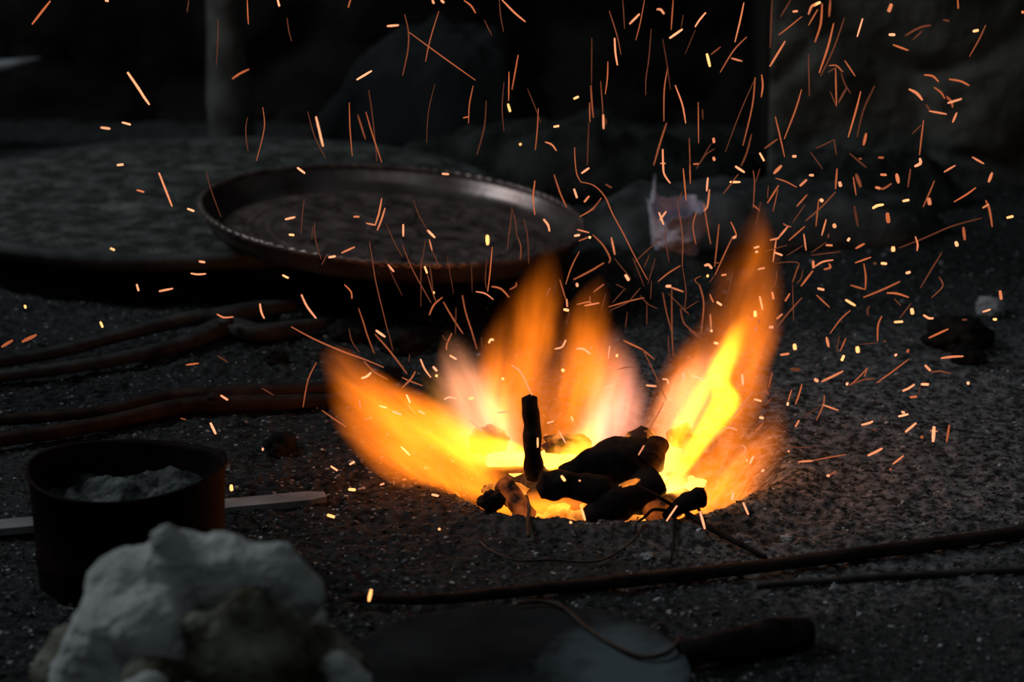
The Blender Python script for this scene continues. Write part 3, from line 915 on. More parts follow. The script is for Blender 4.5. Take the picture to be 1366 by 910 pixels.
# ------------------------------------------------------------------ flames: glowing gas inside a hull of the flame's shape
S_OFF = 0.5
def flame(spine, rad, color, gain, inten, Y, label, dY=0.0, depth_k=0.75, warp=0.35, power=2.0, nscale=13.0, streak=0.45, contrast=(0.36, 0.64, 0.3, 1.5)):
    """spine: pixels from base to tip; rad: radius in pixels at each; inten: brightness along the flame"""
    n = len(spine)
    P = [at_depth(x, yy, Y + dY * i / (n - 1)) for i, (x, yy) in enumerate(spine)]
    ax = P[-1] - P[0]
    Ln = ax.length
    ez = ax.normalized()
    ey = Vector((0, 1, 0)); ey = (ey - ez * ey.dot(ez)).normalized()
    ex = ey.cross(ez)
    R = Matrix((ex, ey, ez)).transposed().to_4x4()
    s = px_size(P[0])
    ts, cx, rr = [], [], []
    for p, r in zip(P, rad):
        q = p - P[0]
        ts.append(q.dot(ez) / Ln); cx.append(q.dot(ex)); rr.append(r * s)
    pad0, pad1 = rad[0] * s * 0.6 / Ln, rad[-1] * s * 0.9 / Ln
    t0, t1_ = -pad0, 1 + pad1
    def nt_(t): return (t - t0) / (t1_ - t0)
    m = bpy.data.materials.new('flame')
    m.use_nodes = True
    N, L = m.node_tree.nodes, m.node_tree.links
    N.clear()
    out = N.new('ShaderNodeOutputMaterial')
    em = N.new('ShaderNodeEmission')
    L.new(em.outputs[0], out.inputs['Volume'])
    tc = N.new('ShaderNodeTexCoord')
    mp = N.new('ShaderNodeMapping')
    mp.inputs['Scale'].default_value = (1, 1, streak)
    mp.inputs['Location'].default_value = (spine[0][0] * 0.013, spine[0][1] * 0.017, 0)
    L.new(tc.outputs['Object'], mp.inputs['Vector'])
    nz_ = N.new('ShaderNodeTexNoise'); nz_.inputs['Scale'].default_value = nscale; nz_.inputs['Detail'].default_value = 3.0
    L.new(mp.outputs[0], nz_.inputs['Vector'])
    def math_(op, a, b=None, c=None, clamp=False):
        q = N.new('ShaderNodeMath'); q.operation = op; q.use_clamp = clamp
        for i, v in enumerate((a, b, c)):
            if v is None: continue
            if isinstance(v, (int, float)): q.inputs[i].default_value = v
            else: L.new(v, q.inputs[i])
        return q.outputs[0]
    sx = N.new('ShaderNodeSeparateXYZ'); L.new(tc.outputs['Object'], sx.inputs[0])
    t = math_('MULTIPLY_ADD', sx.outputs['Z'], 1 / (Ln * (t1_ - t0)), -t0 / (t1_ - t0), clamp=True)
    def curve(points):
        c = N.new('ShaderNodeFloatCurve')
        cv = c.mapping.curves[0]
        while len(cv.points) > 2: cv.points.remove(cv.points[1])
        cv.points[0].location, cv.points[1].location = points[0], points[-1]
        for p in points[1:-1]: cv.points.new(*p)
        c.mapping.update()
        L.new(t, c.inputs['Value'])
        return c, (lambda x: c.mapping.evaluate(cv, x))
    K = 0.5
    ccx, fcx = curve([(0, 0.5 + cx[0] * K)] + [(nt_(a), 0.5 + b * K) for a, b in zip(ts, cx)] + [(1, 0.5 + cx[-1] * K)])
    RS = 6.0
    crr, frr = curve([(0, 0.02)] + [(nt_(a), min(1, b * RS)) for a, b in zip(ts, rr)] + [(1, 0.02)])
    ip = [(i / (len(inten) - 1), v) for i, v in enumerate(inten)]
    ci, fi = curve(ip)
    x = math_('SUBTRACT', sx.outputs['X'], math_('MULTIPLY_ADD', ccx.outputs[0], 1 / K, -0.5 / K))
    r = math_('MULTIPLY', math_('MAXIMUM', crr.outputs[0], 0.004), 1 / RS)
    # wisps: push the cross-section sideways with noise
    sepn = N.new('ShaderNodeSeparateColor'); L.new(nz_.outputs['Color'], sepn.inputs[0])
    x = math_('ADD', x, math_('MULTIPLY', math_('SUBTRACT', sepn.outputs[0], 0.5), math_('MULTIPLY', r, warp * 2)))
    u = math_('DIVIDE', x, r)
    v = math_('DIVIDE', sx.outputs['Y'], math_('MULTIPLY', r, depth_k))
    d2 = math_('ADD', math_('MULTIPLY', u, u), math_('MULTIPLY', v, v))
    f = math_('POWER', math_('SUBTRACT', 1.0, math_('MULTIPLY', d2, 1.0), clamp=True), power)
    st = N.new('ShaderNodeMapRange')
    st.inputs['From Min'].default_value, st.inputs['From Max'].default_value, st.inputs['To Min'].default_value, st.inputs['To Max'].default_value = contrast
    L.new(sepn.outputs[1], st.inputs['Value'])
    f = math_('MULTIPLY', f, st.outputs[0])
    mp2 = N.new('ShaderNodeMapping'); mp2.inputs['Scale'].default_value = (1, 1, 0.16); mp2.inputs['Location'].default_value = (spine[0][1] * 0.011, 0, 0)
    L.new(tc.outputs['Object'], mp2.inputs['Vector'])
    skew = N.new('ShaderNodeVectorMath'); skew.operation = 'ADD'
    cmb = N.new('ShaderNodeCombineXYZ'); L.new(math_('MULTIPLY', math_('SUBTRACT', sepn.outputs[2], 0.5), 0.06), cmb.inputs[0])
    L.new(mp2.outputs[0], skew.inputs[0]); L.new(cmb.outputs[0], skew.inputs[1])
    nf = N.new('ShaderNodeTexNoise'); nf.inputs['Scale'].default_value = 60.0; nf.inputs['Detail'].default_value = 3.0
    L.new(skew.outputs[0], nf.inputs['Vector'])
    s2 = N.new('ShaderNodeMapRange')
    s2.inputs['From Min'].default_value, s2.inputs['From Max'].default_value, s2.inputs['To Min'].default_value, s2.inputs['To Max'].default_value = 0.32, 0.68, 0.45, 1.5
    L.new(nf.outputs['Fac'], s2.inputs['Value'])
    f = math_('MULTIPLY', f, s2.outputs[0])
    f = math_('MULTIPLY', f, ci.outputs[0])
    em.inputs['Color'].default_value = (*color, 1)
    mean_r = sum(rr) / len(rr)
    L.new(math_('MULTIPLY', f, 0.9 * gain / (mean_r * depth_k)), em.inputs['Strength'])
    # hull
    V, F = [], []
    NS, NT = 20, 36
    for j in range(NT + 1):
        a = j / NT
        z = (t0 + (t1_ - t0) * a) * Ln
        c = (fcx(a) - 0.5) / K
        q = max(frr(a), 0.004) / RS * 1.03
        for k in range(NS):
            b = 2 * math.pi * k / NS
            V.append((c + q * math.cos(b), q * depth_k * math.sin(b), z))
    for j in range(NT):
        for k in range(NS):
            p0, p1 = j * NS + k, j * NS + (k + 1) % NS
            F.append((p0, p1, p1 + NS, p0 + NS))
    F.append(tuple(reversed(range(NS)))); F.append(tuple(NT * NS + k for k in range(NS)))
    me = bpy.data.meshes.new('flame')
    me.from_pydata(V, [], F)
    me.materials.append(m)
    me.update()
    o = bpy.data.objects.new('flame', me)
    o.matrix_world = Matrix.Translation(P[0]) @ R
    link(o)
    return tag(o, label, 'flame', 'flames of the fire')

OR = (1.0, 0.20, 0.008)
YE = (1.0, 0.36, 0.012)
PK = (1.0, 0.36, 0.16)
flame([(672, 668), (635, 640), (590, 610), (540, 580), (500, 555), (468, 525), (440, 480)], [26, 52, 64, 66, 60, 48, 24], OR, 1.65, [0.4, 1.0, 1.25, 1.25, 1.15, 0.9, 0.6, 0.25, 0.0], 2.60, 'broad orange flame leaning far out to the left', dY=0.03, warp=0.8)
flame([(715, 618), (680, 612), (640, 596), (605, 572), (585, 545), (572, 505)], [14, 26, 30, 30, 30, 20], YE, 2.9, [1.3, 1.7, 1.5, 0.9, 0.45, 0.12, 0], 2.65, 'bright yellow flame ribbon low on the left side', power=1.6, warp=0.8)
flame([(700, 612), (686, 570), (682, 520), (688, 470), (702, 425), (716, 385), (728, 335)], [40, 60, 66, 58, 48, 36, 16], OR, 1.15, [0.9, 1.0, 1.05, 1.0, 0.8, 0.45, 0.15, 0], 2.70, 'tall orange flame rising behind the upright stick', warp=0.95, contrast=(0.36, 0.64, 0.2, 1.6))
flame([(676, 606), (652, 570), (630, 530), (612, 495), (600, 455)], [44, 60, 58, 44, 20], PK, 1.15, [0.5, 0.9, 1.0, 0.9, 0.4, 0], 2.73, 'pinkish flame lobe left of the upright stick', warp=0.8)
flame([(756, 612), (762, 565), (772, 520), (782, 475), (790, 435), (800, 380)], [40, 58, 64, 60, 46, 18], OR, 1.0, [0.8, 0.9, 1.0, 1.1, 0.9, 0.35, 0], 2.71, 'orange flame right of the upright stick', warp=0.95, contrast=(0.36, 0.64, 0.2, 1.6))
flame([(780, 608), (805, 575), (822, 545), (830, 510), (822, 455)], [44, 66, 68, 54, 26], (1.0, 0.34, 0.2), 1.2, [0.7, 1.1, 1.0, 0.6, 0.25, 0], 2.74, 'pale pink flame behind the thickest log', warp=0.95)
flame([(880, 686), (895, 630), (925, 570), (955, 510), (982, 450), (996, 390), (1006, 335), (1012, 280)], [38, 52, 64, 74, 66, 54, 40, 16], OR, 1.2, [0.9, 1.2, 1.1, 1.05, 1.0, 0.9, 0.6, 0.3, 0], 2.64, 'tallest orange flame rising on the right side', dY=0.03, warp=0.95)
flame([(905, 630), (932, 592), (958, 560), (972, 530), (962, 500), (975, 465), (992, 425)], [12, 20, 24, 25, 22, 20, 12], YE, 2.5, [1.0, 1.6, 1.6, 1.4, 0.9, 0.35, 0], 2.61, 'bright yellow flame streak inside the tallest flame', power=1.6, warp=0.8)
flame([(884, 662), (893, 620), (908, 575), (935, 530), (968, 488), (985, 440)], [10, 16, 17, 18, 17, 10], YE, 1.7, [1.3, 1.5, 1.0, 1.1, 0.8, 0], 2.63, 'thin yellow flame streak left of the brightest right one', power=1.6, warp=0.8)
flame([(868, 668), (886, 620), (900, 580), (920, 535), (945, 495), (975, 455)], [18, 32, 40, 40, 34, 16], PK, 0.8, [1.2, 1.2, 0.9, 0.9, 0.7, 0.3, 0], 2.66, 'pale flame at the left side of the tallest flame', warp=0.8)
flame([(890, 692), (930, 672), (965, 645), (1000, 612), (1026, 575), (1045, 530)], [26, 48, 60, 58, 44, 20], OR, 1.5, [1.2, 1.5, 1.3, 0.8, 0.4, 0.15, 0], 2.57, 'low orange flame fanning out at the right rim', dY=0.05, warp=0.95)
flame([(632, 682), (690, 678), (740, 674), (800, 668)], [12, 24, 26, 12], OR, 1.6, [0.3, 1, 1.1, 0.5, 0.2], 2.575, 'low orange flame under the front log')
flame([(745, 628), (765, 612), (785, 590), (800, 560)], [30, 40, 34, 16], YE, 2.6, [1.4, 1.6, 0.8, 0.2, 0], 2.64, 'small bright yellow flame right behind the thickest log')
flame([(868, 700), (888, 672), (900, 645), (905, 610)], [20, 32, 30, 16], (1.0, 0.45, 0.06), 2.6, [1.2, 1.6, 1.2, 0.5, 0], 2.555, 'small white-hot flame at the foot of the tallest flame')
fl = bpy.data.lights.new('fire_glow', 'POINT')
fl.energy = 0.12
fl.color = (1.0, 0.36, 0.08)
fl.shadow_soft_size = 0.07
flo = bpy.data.objects.new('fire_glow', fl)
flo.location = at_depth(800, 560, 2.66)
link(flo)

# ------------------------------------------------------------------ sparks
SPARKS = (
    (3,1,67.2,1.2,55.3,16.2,42.8,32.4),(3.5,2,140.6,0.5,144.4,1.2),(1.5,0.3,251.9,0,249.6,16.2),(1.7,1,329.8,0,330.5,17.4,331.3,32.4),
    (1.2,0.3,290.7,24.9,290.7,49.8,288.7,87.1),(3.3,2,170.2,96.6,184.2,117,192.1,129.4,199.1,139.4),(2.5,1,332,92.3,319.8,98.3,310.1,105),(3,2,163,163.3,174.2,166.3),
    (3,2,134.9,170.2,146.3,171.7),(1.5,0.4,330.3,156.8,328,169.2,328.5,186.7,331,201.6),(3.5,2,156.3,220.3,164.3,219.5),(3,2,370.4,0,372.6,8.2),
    (1.5,0.3,382.8,23.6,385.3,41.1,389,54.8),(2,1,467.4,0,464.7,9.5),(2.5,2,576.9,0,578.7,4.5),(3,2,588.4,0,591.9,3.5),(2.2,1,619.2,0.7,628.2,7.5,634.4,17.4),
    (1.5,0.3,646.1,26.9,656.1,47.3),(1.6,0.5,666,0,668,22.4,671.8,42.3),(2.6,1.2,669.8,0,686.4,16.9,700.9,29.1),(2.6,2,516.7,34.8,531.6,33.6),
    (1.7,0.6,539.9,19.4,544.8,42.3,544.1,67.2,537.1,100.8),(2,0.7,544.8,42.3,588.9,74.7,634.2,107),(1.6,0.8,585.4,14.9,573.9,52.3,567.7,82.1),(2.8,2,476.1,106.3,495.6,94.6),
    (1.5,0.7,350.5,143.1,352.9,164.3,350,184.2,342,214.5),(1.4,0.4,410.4,148.8,419.6,181.7,434.6,211.5),(2.8,2,421.6,156,427.1,179.2,430.8,194.9),
    (1.7,0.9,465.9,136.9,466.9,171.7,469.9,208.3),(1.6,0.7,477.4,153.8,487.3,185.4),(1.9,0.9,488.1,149.3,496.8,179.2,509.2,216.5),(1.5,0.5,491.8,120.2,496.8,154.3,503,215.3),
    (1.3,0.2,580.2,112,571.5,149.3,569,190.4),(1.7,0.9,631.2,114.5,626.2,139.4,625,164.3),(2,1,618,157.3,625,155.6),(1.6,0.5,648.6,134.4,646.1,169.2,636.2,206.6),
    (1.4,0.3,672.3,109.5,669.8,144.4,672.3,175.5),(1.7,1,679,95.8,678.5,134.4),(3.2,2.7,677.7,138.9,680.5,148.8),(1.8,1,691.2,73.4,687.5,94.6,683,119.5),
    (1.5,0.4,830.8,0,833.3,38.6),(1.7,0.7,859.7,0,854.2,29.9,848.2,53.5),(2.6,1.5,853,18.7,840,31.9),(2.6,1.5,876.6,12.4,881.6,12.9,885.6,18.4),(2,0.8,898,0,895.3,39.8),
    (1.7,0.6,812.7,14.4,823.1,47.3,828.3,72.7),(2.4,1.5,819.9,51,820.9,69.7,823.6,86.6),(1.8,1,810.9,82.1,810.2,104.5,807.4,125.7),(1.3,0.4,789.5,51,789,112),
    (1.8,0.9,788.3,114,789.5,136.9,791.5,156.8),(1.8,0.9,786.3,136.9,787,163),(1.5,0.6,801.2,108.3,803.2,134.4,804.4,151.8),(2.4,1.7,804.7,153.1,805.2,171.7),
    (1.5,0.5,808.2,158,808.9,165.5),(1.4,0.5,785.5,164.3,783.3,220.3),(1.6,0.5,868.7,38.6,865.4,79.6,861.7,104.5,861.4,126.9),(1.4,0.4,911.5,19.9,908.5,37.3),
    (2.9,2,893.5,50.8,910.2,39.1),(2.4,1.7,941.3,16.9,932.6,27.4,927.4,35.6),(1.2,0.2,927.6,39.8,913.9,72.2),(2,0.6,961.2,62.7,948.3,72.7),(4,2.8,943.1,72.2,947,88.4),
    (2,0.8,996.1,49.3,978.7,67.2,960.7,96.6),(2.4,1.2,975.7,77.7,989.9,81.6),(2.4,1.2,992.3,3.7,987.4,27.4,980.4,56),(1.2,0.3,884.1,52.3,889.1,82.1,894.5,119.5),
    (1.9,0.9,890.8,90.1,886.1,119.5,885.6,161.8),(1.9,0.7,889.1,164.3,880.3,191.6,872.1,220.3),(2.3,1.2,900.8,114,910.2,139.4,914.7,164.3),(1.7,0.8,931.4,136.4,931.9,191.1),
    (1.5,0.4,937.1,145.6,937.6,159.3),(4,1.3,951.8,184.2,952.5,190.4),(4,1.4,952,210.3,952.8,213.5),(2.4,1,925.1,219,932.6,218.5),
    (1.6,0.5,953.3,198.6,941.3,206.6,928.9,225.2),(1.4,0.4,948.3,191.6,933.9,216.5),(1.6,0.6,919.4,184.2,920.7,225.2),(1.6,0.5,1008,103.3,988.6,146.8,967.5,202.8),
    (2,0.8,1007.3,103.3,1003.5,141.9,991.1,194.1),(1.8,0.6,1002.5,179.2,996.1,204.1,988.6,221.5),(2.3,1,1016,99.6,1017.5,114.5,1015.5,129.4),
    (2.8,2.2,1013.5,204.1,1019.2,214.5),(1.3,0.3,703.6,118.2,712.4,139.4,721.8,164.3),(1.6,0.8,718.1,144.4,716.8,171.7,714.1,200.3),(3.5,2.5,765.4,131.9,771.6,128.9),
    (3.2,2.2,738.7,169.2,745.5,168),(3.6,2.8,693.2,192.4,694.9,192.6),(2.3,1.2,727.3,189.6,736,192.9,742.2,201.1),(1.7,0.8,766.6,196.6,767.1,214,769.6,232.7,775.3,243.4),
    (2.6,1.4,884.1,199.1,884.6,220,886.1,232.5,894,244.4),(1.8,1.4,881.1,218,887.3,218),(2,0.5,1030,0,1027.5,63.5),(2,0.4,1054.8,0,1041.2,22.4),
    (3.5,1.4,1057.8,15.4,1063.6,14.9),(2,0.8,1069.8,21.9,1052.4,36.1,1038.7,46.8),(2.5,1.1,1047.4,54.8,1036.2,73.4,1027,88.6),(3,1.2,1088.4,5,1082.7,8.7,1078.5,18.7),
    (4,2.6,1094.2,3,1085.2,7),(2.2,0.7,1090.9,12.4,1078.5,33.6),(2.5,1,1096.7,5,1094.7,32.4,1087.2,56),(2.4,0.9,1107.6,0,1106.1,21.9),
    (2.7,1,1112.1,31.1,1104.6,62.2,1092.9,97.1),(2.4,0.5,1126.5,23.6,1112.1,64.7,1094.7,101.5),(2.4,1.8,1150.7,24.9,1143.4,49),(5,1.3,1189.2,5.5,1185.5,15.4),
    (4,2,1186.3,46.3,1193.5,46.3),(2.8,1,1191.2,59.7,1211.6,67.2),(2.2,0.6,1241.5,33.6,1226.6,36.8,1207.9,47.3),(2,0.5,1230.3,41.1,1217.9,52.8),
    (2.8,0.4,1258.4,26.4,1265.9,27.9),(2,1,1277.6,0,1278.3,11.2),(4,2.5,1298.2,41.8,1305,40.3),(2.2,0.6,1314.9,33.6,1306.2,52.3,1293.3,75.4),(2,0.5,1078.5,72.2,1079.7,128.2),
    (2.2,0.7,1105.9,87.6,1115.8,87.6,1124,95.8),(1.8,0.5,1115.8,89.6,1104.6,96.6),(2.2,0.8,1114.6,90.8,1115.8,141.9),(1.8,0.4,1122,97.1,1127,112,1134.5,124.4),
    (3,0.5,1129.5,117,1118.3,136.9),(1.8,0.4,1107.6,122,1115.8,141.9),(2.2,0.8,1127,80.9,1140.7,101.5),(2.2,0.8,1069.3,119.5,1061.1,146.8,1046.1,185.4),
    (2.3,0.9,1034.2,155.6,1039.9,179.2,1046.6,209.1),(2.4,0.6,1037.4,185.4,1020,197.9),(2.5,1,1148.2,122,1142,146.8,1131.5,182.9),
    (2,0.5,1166.8,114.5,1151.9,146.8,1143.2,182.9),(3.8,1,1155.6,177.9,1151.9,193.6),(1.8,0.5,1113.3,186.2,1088.4,197.9),(1.7,0.4,1112.6,186.2,1115.8,206.6),
    (1.8,0.4,1081,202.8,1097.2,225.2),(2,0.5,1133.2,204.6,1155.6,223.5),(4,1.7,1057.3,208.6,1061.8,208.6),(3,0.6,1145.7,211.5,1149.4,212),(3.4,0.7,1172.3,210.3,1178,210.3),
    (2.8,1,1232.8,100,1244,101.5,1252,109),(4,1.1,1212.9,119,1222.8,124.4,1230.3,133.2),(2.6,0.9,1246,116.5,1255.2,123.2,1260.2,131.4),
    (3,0.9,1262.7,128.9,1268.9,135.6,1270.9,143.1),(2.6,1.6,1264.4,137.6,1282.6,131.9),(2.8,1,1266.4,105.8,1281.3,108.3,1292.5,114),(2.5,0.4,1235.3,139.4,1240.3,146.8),
    (2.8,1.2,1239.5,148.1,1262.7,152.3),(3.4,1.3,1276.3,150.6,1270.9,163),(2.1,0.7,1232,160.5,1229.1,184.2,1226.6,206.6),(2,0.5,1229.1,166.7,1216.6,178.7),
    (4,1.6,1227.1,211.5,1227.8,217.8,1220.3,222),(2.8,1.3,1297,209.6,1312.4,218.5),(4,1.2,1363.5,15.4,1364.9,16.9),(2.5,1.2,182.9,253.6,191.6,256.1),
    (2.6,1.4,212,230.5,221.5,254.8,229.5,275.3),(3.2,2,250.1,278.5,258.8,281.7),(3.4,2.4,147.3,331.5,152.6,333.5),(2.8,1.8,265.6,348.7,273.3,349.9),
    (2.5,1.5,254.9,364.8,263.8,366.1,274.5,365.3),(2.8,1.8,182.4,379.3,184.9,388),(2.8,1.6,212.8,388.5,230.2,385),(3.4,2.8,32.9,407.2,34.3,411.1),
    (3.4,2.8,133.9,429.6,136.9,436.5),(2.4,1.2,289.4,419.1,298.7,423.6,311.1,422.8),(1.2,0.3,275,227.5,281.2,252.4,294.9,289.7),(4,0.8,2,462.9,16.9,453.9),
    (5,0.9,29.9,455.9,48,447),(3,2,396.7,223.7,406.7,231.2),(3,1.8,380.6,292.7,393.5,289.7),(3.4,2.4,386,313.1,391.8,313.6),(1.3,0.4,406,264.8,403.5,284.7,401.7,312.1),
    (1.5,0.5,419.6,297.2,420.9,319.6,428.4,345.7),(1.5,0.5,435.8,340.7,429.1,353.2),(1.2,0.3,417.2,302.1,415.9,319.6),(2.4,1.2,455.5,337.5,473.2,329.5),
    (3,2,438.8,343.4,447,342),(2.5,1.2,471.9,289.2,478.9,289.2),(2.3,1.1,509.2,264.8,505.5,284.7,500.5,300.1),(2.4,1.2,513.5,277.7,509.2,292.2,503.3,307.1),
    (2.2,1.2,488.6,297.9,501.3,300.4),(2.6,1.7,537.9,299.6,537.9,315.1),(1.2,0.35,551.5,267.3,559,287.2,571.5,309.6),(3,2,570.2,307.1,580.2,317.1),
    (2,1.3,572.7,319.6,576.4,334.5),(1.4,0.4,576.4,334.5,586.4,356.9),(5,3,650.1,314.1,650.4,326.5),(1.7,1,656.6,329.5,654.1,359.4,650.6,389.2),
    (1.1,0.3,649.4,344.4,647.4,374.3,649.9,386.7),(3,1.8,590.1,231.9,598.1,232.4),(1.2,0.35,514.2,297.2,526.7,324.5,536.6,342),(1.4,0.6,536.6,327,551.5,361.9,575.2,404.2),
    (1.4,0.6,493.1,322,499.3,364.4,504.3,389.2,517.9,444),(1.2,0.4,561.5,344.4,561.5,409.1),(1.1,0.3,567.7,319.6,561.5,359.4),(1.1,0.25,514.2,344.4,524.2,369.3,536.6,394.2),
    (3,2.3,566.5,355.6,569.7,364.4),(1.5,0.6,570.2,366.8,577.7,391.7,581.4,401.7),(1.4,0.5,572.7,349.4,577.7,386.7),(4,2.6,577.7,390.5,579.4,390.7),
    (2,1,590.1,396.7,578.9,406.7,572.7,420.3),(2.6,1.6,517.5,353.2,525.4,362.4),(3,2.5,377.3,367.3,384.3,370.8),(2.2,1,459.5,379.8,468.2,389.2,469.4,398.7),
    (2.6,1.5,402.2,393.5,409.7,409.1,421.6,424.6),(2.6,1.6,346.7,405.4,348.7,416.6,352.4,424.6),(1.6,0.8,478.4,411.6,484.4,429.1,490.6,449,499.3,471.4),
    (2,0.9,591.4,402.9,603.8,424.1,617.5,445.2),(1.9,0.8,616.8,394.2,621.2,416.6,629.9,444,636.2,465.9),(1.3,0.4,608.3,410.4,607.5,445.2),
    (2.3,1.3,634.9,389.2,647.4,391.7,658.1,399.7),(2.2,1,656.1,382.3,668.5,385.5,679,396.7),(1,0.2,628.7,349.4,629.9,389.2),(1,0.2,596.3,342,605.1,391.7),
    (1.5,0.5,679.7,302.1,676.7,333.2),(3,1.9,501.8,441,513.7,449.5),(1.5,0.5,465.7,439,469.4,455.2,479.4,470.1),(1.8,0.7,485.6,482.1,499.3,496.3,517.2,506.2),
    (2.2,0.9,388.5,436,419.6,452.7,457,468.9,484.4,478.8,511.7,490),(1.5,0.5,682.5,277.2,687.5,294.7,689.5,315.8),(1.3,0.4,682.5,279.7,680,312.1),
    (1.6,0.6,690.5,315.8,694.9,329.5,693.9,345.7),(1.4,0.45,698.7,292.2,703.6,314.6,705.6,351.9),(2.1,1,713.6,241.2,711.1,264.8,713.6,286.7),
    (2,0.8,739.2,232.9,747.2,257.3,755.9,276.7),(3,1.6,725.3,292.7,731,300.1,733,308.4),(3,1.8,765.9,252.4,769.6,263.6),(2.8,1.1,785.8,261.8,779.6,269.3),
    (2.3,0.9,802,264.3,790.8,278.5,773.3,289.2),(1.8,0.5,800.7,266,790.8,281),(2.8,1.8,785.8,224.2,775.8,231.2),(2,0.6,808.2,246.1,815.6,250.4),
    (2,0.8,775.3,242.9,792,247.4,806.9,262.3,816.9,284.7,831.8,312.1,846.7,342,863.7,373.1),(2.2,1.2,770.1,306.4,785.8,310.3),(3.4,2,766.6,314.6,772.8,313.6),
    (2,0.9,772.1,321.5,785.8,316.1),(4,2.6,785.8,316.6,787.5,316.8),(2,0.8,790.8,313.3,804.4,327,813.9,344.4,811.9,350.7),(2.8,1.2,815.6,317.1,820.1,339.5),
    (2.2,0.8,805.7,350.7,787,361.9,765.1,373.1),(1.8,0.7,772.6,335.7,762.1,356.9,754.7,379.3),(4,1.5,769.6,378.3,770.1,381.8),(4,2,834.3,366.8,838.8,373.8),
    (2.2,0.9,805.7,379.3,791.5,389.7),(1.8,0.9,688.7,376.8,688,381.8,680,386.3),(2,0.8,734.3,384.3,731,389.2,729,396.2),(1.5,0.4,742.2,374.3,737.7,396.7),
    (1.9,0.9,746.7,373.1,750.9,386.7,754.7,399.2),(2.2,1.4,755.9,399.2,756.7,409.1),(4,2.4,752.2,412.9,758.4,414.1),(1.4,0.5,759.6,416.6,754.7,436.5),
    (2,1,769.6,406.2,784.5,402.9,788.3,404.2),(2.2,1.2,779.6,407.9,799.5,404.2),(2,0.6,787,395.5,787,401.7),(2,0.7,811.9,409.6,834.3,402.9,859.2,397.2),
    (1.6,0.5,814.4,414.1,839.3,402.9),(1.7,0.6,884.1,390.5,889.1,416.6,896.5,444),(1.8,0.6,896,386.7,896.5,445.2,898.5,476.3),(1.4,0.4,891.5,391.7,904,404.2,918.9,419.1),
    (2.2,1.2,894.5,383.3,911.5,389.2),(4,1.8,888.6,381.8,894.5,381.8),(2,0.9,907.7,354.4,891.5,364.4,877.9,375.6),(2,1,911.5,225,915.2,267.3),(1.9,0.8,920.2,220,920.9,244.9),
    (2.6,1.6,944.3,237.4,942.6,254.8),(2.3,1.1,946.3,252.4,943.8,274.8,938.8,281),(1.7,0.8,938.8,272.3,943.8,302.1,948,325.8),(1.6,0.7,928.9,283.5,924.4,302.1,928.4,325.8),
    (1.5,0.6,904,273.5,910.2,312.1,910.2,355.6),(1.5,0.5,910.2,355.6,915.2,389.2,912.7,414.1),(1.5,0.5,910.2,254.8,904,272.3),(2.6,1.6,879.1,283.5,885.3,299.6),
    (2.4,1.6,888.6,282.2,880.3,293.4),(1.4,0.4,886.6,302.1,889.1,329.5,892.8,349.4),(1.6,0.5,879.1,319.6,862.9,334.5,845.5,350.7),(1.8,0.7,959.2,299.1,956.3,327,953.3,355.6),
    (2,0.8,977.4,315.8,966.2,339.5,953.8,366.8),(1.5,0.5,953.8,366.8,946.3,376.8),(2,1,974.9,295.9,981.9,312.1,979.9,317.1),(3.5,1.7,977.7,317.6,981.6,315.6),
    (3.4,1.6,940.1,354.4,945.1,353.2,949.5,358.1),(4,3,943.1,368.1,944.8,368.3),(1.6,0.6,935.1,368.1,926.9,373.1,931.4,379.3),(1.8,0.7,932.6,379.3,938.8,404.2,935.1,445.2),
    (3,1.1,962.5,367.3,968.7,366.3),(1.6,0.6,952.5,350.7,958.7,350.7),(2.8,2,981.1,222,993.1,230),(3,2.2,973.7,242.9,987.4,242.9),(1.8,0.6,984.9,232.4,965,258.6),
    (1.7,0.6,1004.8,227.5,1006.5,244.9,1004.8,277.2),(1.6,0.5,1013.5,225,1008.5,242.4),(2,0.8,1004.8,273.5,1013.5,281),(1.7,0.5,1014.7,269.8,1007.3,307.1),
    (3,1.6,1006,330.8,1012.3,329),(4.4,1.8,1009,335,1009.8,337),(3,1.9,956.3,402.9,962.5,407.2),(2.2,1,947,393,951.3,402.9),(2.6,1.5,1013.5,395.5,1017.2,412.9),
    (2.2,1.3,947.5,419.1,948.8,439.5),(3.4,2.4,948.8,440.3,949.3,442.5),(4.4,3,1007.3,415.4,1007.5,422.1),(3,1,1012.3,426.6,1012.3,431.5),(3,1.2,1008,436.5,1008.5,441.5),
    (2.6,1.4,1011,359.4,1020,357.4),(1.7,0.6,907.7,411.6,912.7,431.5,928.9,445.2,938.8,452.7),(1.6,0.5,909,410.4,918.9,419.1),(1.5,0.5,977.4,364.4,968.7,401.7),
    (1.2,0.3,819.4,344.4,841.8,371.8),(1.2,0.3,866.7,339.5,859.2,356.9),(1.2,0.3,874.1,344.4,864.2,379.3),(1.3,0.35,844.3,344.4,859.2,381.8),
    (1.1,0.3,836.8,416.6,834.3,436.5),(1.2,0.4,862.9,404.2,862.9,434),(1.4,0.4,834.3,384.3,816.9,404.2),(1.6,0.5,854.2,384.3,839.3,401.7),
    (1.4,0.4,876.6,411.6,864.2,405.4,854.2,394.2),(1.2,0.35,869.1,374.3,867.9,399.2),(1.4,0.4,931.4,401.7,911.5,414.1),(1.2,0.3,821.9,379.3,831.8,384.3),
    (1.2,0.3,808.2,391.7,802,414.1),(2.8,1.2,1274.4,220.7,1259.4,229.5),(4,1.1,1042.4,221.2,1032.4,231.2),(2.2,0.8,1034.9,237.9,1048.6,242.4,1062.8,249.9),
